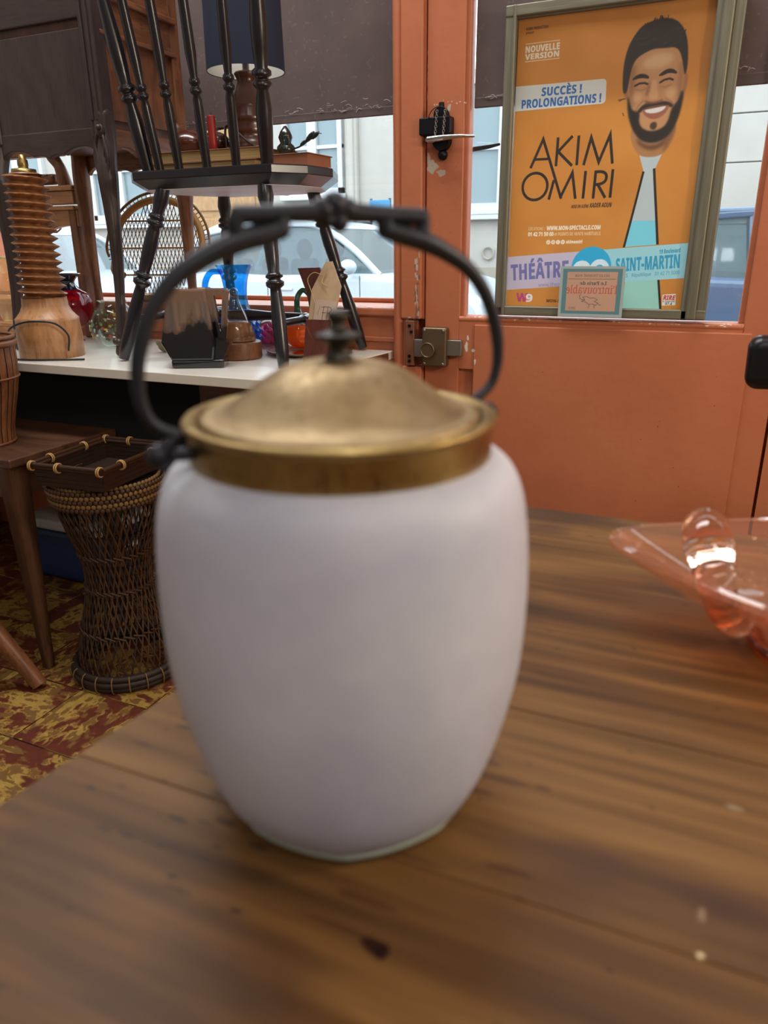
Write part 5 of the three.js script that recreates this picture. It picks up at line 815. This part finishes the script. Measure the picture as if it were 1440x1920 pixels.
// wicker stool, hourglass shaped
const rat = std(0x452c18, 0.55), ratLight = std(0x7a5a32, 0.55), ratDark = std(0x281910, 0.6);
const ws = thing('wicker_stool', 'hourglass wicker stool with woven round top beneath the bamboo tray', 'stool', [-1.268, 0, -1.240]);
{
  const SH = 0.505, RT = 0.132, RB = 0.134, RW = 0.076, rad = (t) => t < 0.55 ? lerp(RB - 0.012, RW, smooth(0, 1, t / 0.55)) : lerp(RW, RT - 0.012, smooth(0, 1, (t - 0.55) / 0.45));
  const N = 44;
  for (let s of [-1, 1]) for (let i = 0; i < N; i++) { const pts = []; for (let j = 0; j <= 7; j++) { const t = j / 7, a = i / N * 2 * PI + s * t * 1.15; pts.push([rad(t) * Math.cos(a), 0.02 + t * (SH - 0.05), rad(t) * Math.sin(a)]); } mesh('strand', tube(pts, 0.0026, 10, 4), i % 3 ? rat : ratDark, ws); }
  for (const y of [0.13, 0.235, 0.325]) { const t = (y - 0.02) / (SH - 0.05), R = rad(t) + 0.003, k = []; for (let i = 0; i < 30; i++) { const a = i / 30 * 2 * PI, b = a + 0.24; k.push(rod([R * Math.cos(a), y - 0.005, R * Math.sin(a)], [R * Math.cos(b), y + 0.005, R * Math.sin(b)], 0.0026, 0.0026, 5)); } mesh('binding', k, rat, ws); }
  const weave = (y0, y1, r0, r1, rows, name, mats) => { for (let r = 0; r < rows; r++) { const k = [], y = lerp(y0, y1, rows > 1 ? r / (rows - 1) : 0), R = lerp(r0, r1, rows > 1 ? r / (rows - 1) : 0); for (let i = 0; i < 70; i++) { const a = (i + (r % 2) * 0.5) / 70 * 2 * PI; k.push(new THREE.SphereGeometry(0.0068, 5, 4).scale(0.55, 0.9, 1).rotateY(-a).translate(R * Math.cos(a), y, R * Math.sin(a))); } mesh(name, k, mats[r % mats.length], ws); } };
  weave(SH - 0.046, SH - 0.006, RT - 0.006, RT, 5, 'woven_band', [rat, ratLight]);
  weave(SH - 0.001, SH - 0.001, RT - 0.010, RT - 0.010, 1, 'woven_band', [ratLight]);
  mesh('seat', [T(new THREE.CylinderGeometry(RT - 0.008, RT - 0.012, 0.03, 40), 0, SH - 0.018, 0)], ratDark, ws);
  mesh('base_ring', [0, 1, 2].map((k) => T(new THREE.TorusGeometry(RB - 0.004 + [0, 0.004, 0][k], 0.0085, 8, 56), 0, 0.0085 + k * 0.013, 0, PI / 2)), ratDark, ws);
  const ties = []; for (let i = 0; i < 22; i++) { const a = i / 22 * 2 * PI; ties.push(T(new THREE.TorusGeometry(0.021, 0.0018, 5, 12).scale(0.55, 1, 1), (RB) * Math.cos(a), 0.021, (RB) * Math.sin(a), 0, -a)); }
  mesh('tie', ties, ratLight, ws);
}
// bamboo tray
const bt = thing('bamboo_tray', 'rectangular dark bamboo tray with pale cane bindings on the wicker stool', 'tray', [-1.250, 0.511, -1.226], 0.09);
{
  const bw = 0.19, bd = 0.245, hh = 0.052, dk = std(0x2a1a12, 0.45), pale = std(0xb08a54, 0.6);
  mesh('floor', bx(bw - 0.02, 0.004, bd - 0.02, 0, 0.003, 0), dk, bt);
  const sl = []; for (const s of [-1, 1]) { for (let i = 0; i < 4; i++) { sl.push(T(bx(bw - 0.012, 0.009, 0.003, 0, 0, 0), 0, 0.008 + i * 0.0105, s * (bd / 2 - 0.008 + i * 0.001), 0.1 * s)); sl.push(bx(0.003, 0.009, bd - 0.012, s * (bw / 2 - 0.008 + i * 0.001), 0.008 + i * 0.0105, 0)); } }
  mesh('side', sl, dk, bt);
  const rim = []; for (const s of [-1, 1]) for (const o of [0, 1]) { rim.push(rod([-bw / 2, hh - o * 0.006, s * (bd / 2 - o * 0.003)], [bw / 2, hh - o * 0.006, s * (bd / 2 - o * 0.003)], 0.0052, 0.0052, 8)); rim.push(rod([s * (bw / 2 - o * 0.003), hh - o * 0.006, -bd / 2], [s * (bw / 2 - o * 0.003), hh - o * 0.006, bd / 2], 0.0052, 0.0052, 8)); }
  mesh('rim', rim, std(0x3a2416, 0.35), bt);
  const ring = (x, z, along) => mesh('binding', [-1, 1].map((k) => T(new THREE.TorusGeometry(0.0098, 0.0017, 6, 14), x + (along === 'x' ? k * 0.0025 : 0), hh - 0.003, z + (along === 'z' ? k * 0.0025 : 0), 0, along === 'x' ? PI / 2 : 0)), pale, bt);
  for (const s of [-1, 1]) { for (const t of [-0.2, 0.25]) ring(s * bw / 2, t * bd, 'z'); ring(-0.1 * bw, s * bd / 2, 'x'); for (const q of [-1, 1]) ring(s * (bw / 2 - 0.006), q * bd / 2, 'x'); }
}
// cooler box under the display table
const cool = thing('cool_box', 'dark blue and white cool box in the shadow under the display table', 'box', [-1.80, 0, -1.66]);
mesh('body', bx(0.32, 0.17, 0.22, 0, 0.085, 0, 0.02), std(0x16325e, 0.5), cool); mesh('lid', bx(0.33, 0.035, 0.23, 0, 0.187, 0, 0.012), std(0xb8bcc0, 0.5), cool); mesh('handle', tube([[0.165, 0.15, -0.08], [0.18, 0.13, -0.04], [0.182, 0.12, 0.05], [0.165, 0.14, 0.08]], 0.01, 20, 8), std(0xc4c8ca, 0.5), cool);
// splayed stool whose foot shows at the picture edge
const so = thing('splayed_stool', 'brown wooden stool with one thick splayed leg showing at the floor edge', 'stool', [-1.68, 0, -0.98]);
mesh('seat', uvBox(cyl(0.15, 0.15, 0.03, 0, 0.36, 0, 32), 'x', 0.4), walnut, so);
for (const [x, z] of [[0.285, -0.085], [-0.15, -0.18], [-0.08, 0.2]]) mesh('leg', uvBox(rod([x, 0.012, z], [x * 0.25, 0.362, z * 0.25], 0.019, 0.026, 8), 'y', 0.4), walnut, so);

// ------------------------------------------------------------------ lamps of the shop, plus the added cool panel
CEILING_LAMPS.forEach(([x, z, w, d, L, rgb, lab]) => {
  const o = thing('ceiling_light', lab, 'ceiling light', [x, CEIL, z]);
  mesh('housing', bx(w + 0.06, 0.05, d + 0.06, 0, -0.025, 0, 0.008), std(0xd8d2c6, 0.6), o);
  mesh('diffuser', bx(w, 0.012, d, 0, -0.055, 0, 0.004), new THREE.MeshStandardMaterial({ color: 0xffffff, emissive: new THREE.Color(...rgb), emissiveIntensity: 2.5 }), o);
  const l = new THREE.RectAreaLight(new THREE.Color(...rgb), L, w, d);
  l.position.set(x, CEIL - 0.064, z); l.lookAt(x, 0, z); scene.add(l);
});
const ch = thing('chandelier', 'small hanging lamp with a cluster of clear bulbs beyond the door side', 'chandelier', CHANDELIER);
mesh('stem', [rod([0, 0.06, 0], [0, CEIL - CHANDELIER[1], 0], 0.006), ball(0.03, 0, 0.06, 0)], brass, ch);
[[0, 0, 0], [0.09, 0.01, 0.02], [-0.08, 0.02, 0.04], [0.03, 0.03, 0.10], [0.02, 0.02, -0.10], [-0.07, -0.01, -0.07], [0.08, 0.0, -0.09]].forEach(([x, y, z]) => {
  mesh('arm', tube([[0, 0.06, 0], [x * 0.5, 0.02, z * 0.5], [x, y + 0.055, z], [x, y + 0.03, z]], 0.004, 14, 6), brass, ch);
  mesh('bulb', ball(0.022, x, y, z), new THREE.MeshStandardMaterial({ color: 0xffffff, emissive: new THREE.Color(1, 0.88, 0.70), emissiveIntensity: 14 }), ch);
  const p = new THREE.PointLight(new THREE.Color(1, 0.86, 0.66), BULB_POWER, 0, 2); p.position.set(CHANDELIER[0] + x, CHANDELIER[1] + y, CHANDELIER[2] + z); p.castShadow = true; scene.add(p);
});

renderer.render(scene, camera);
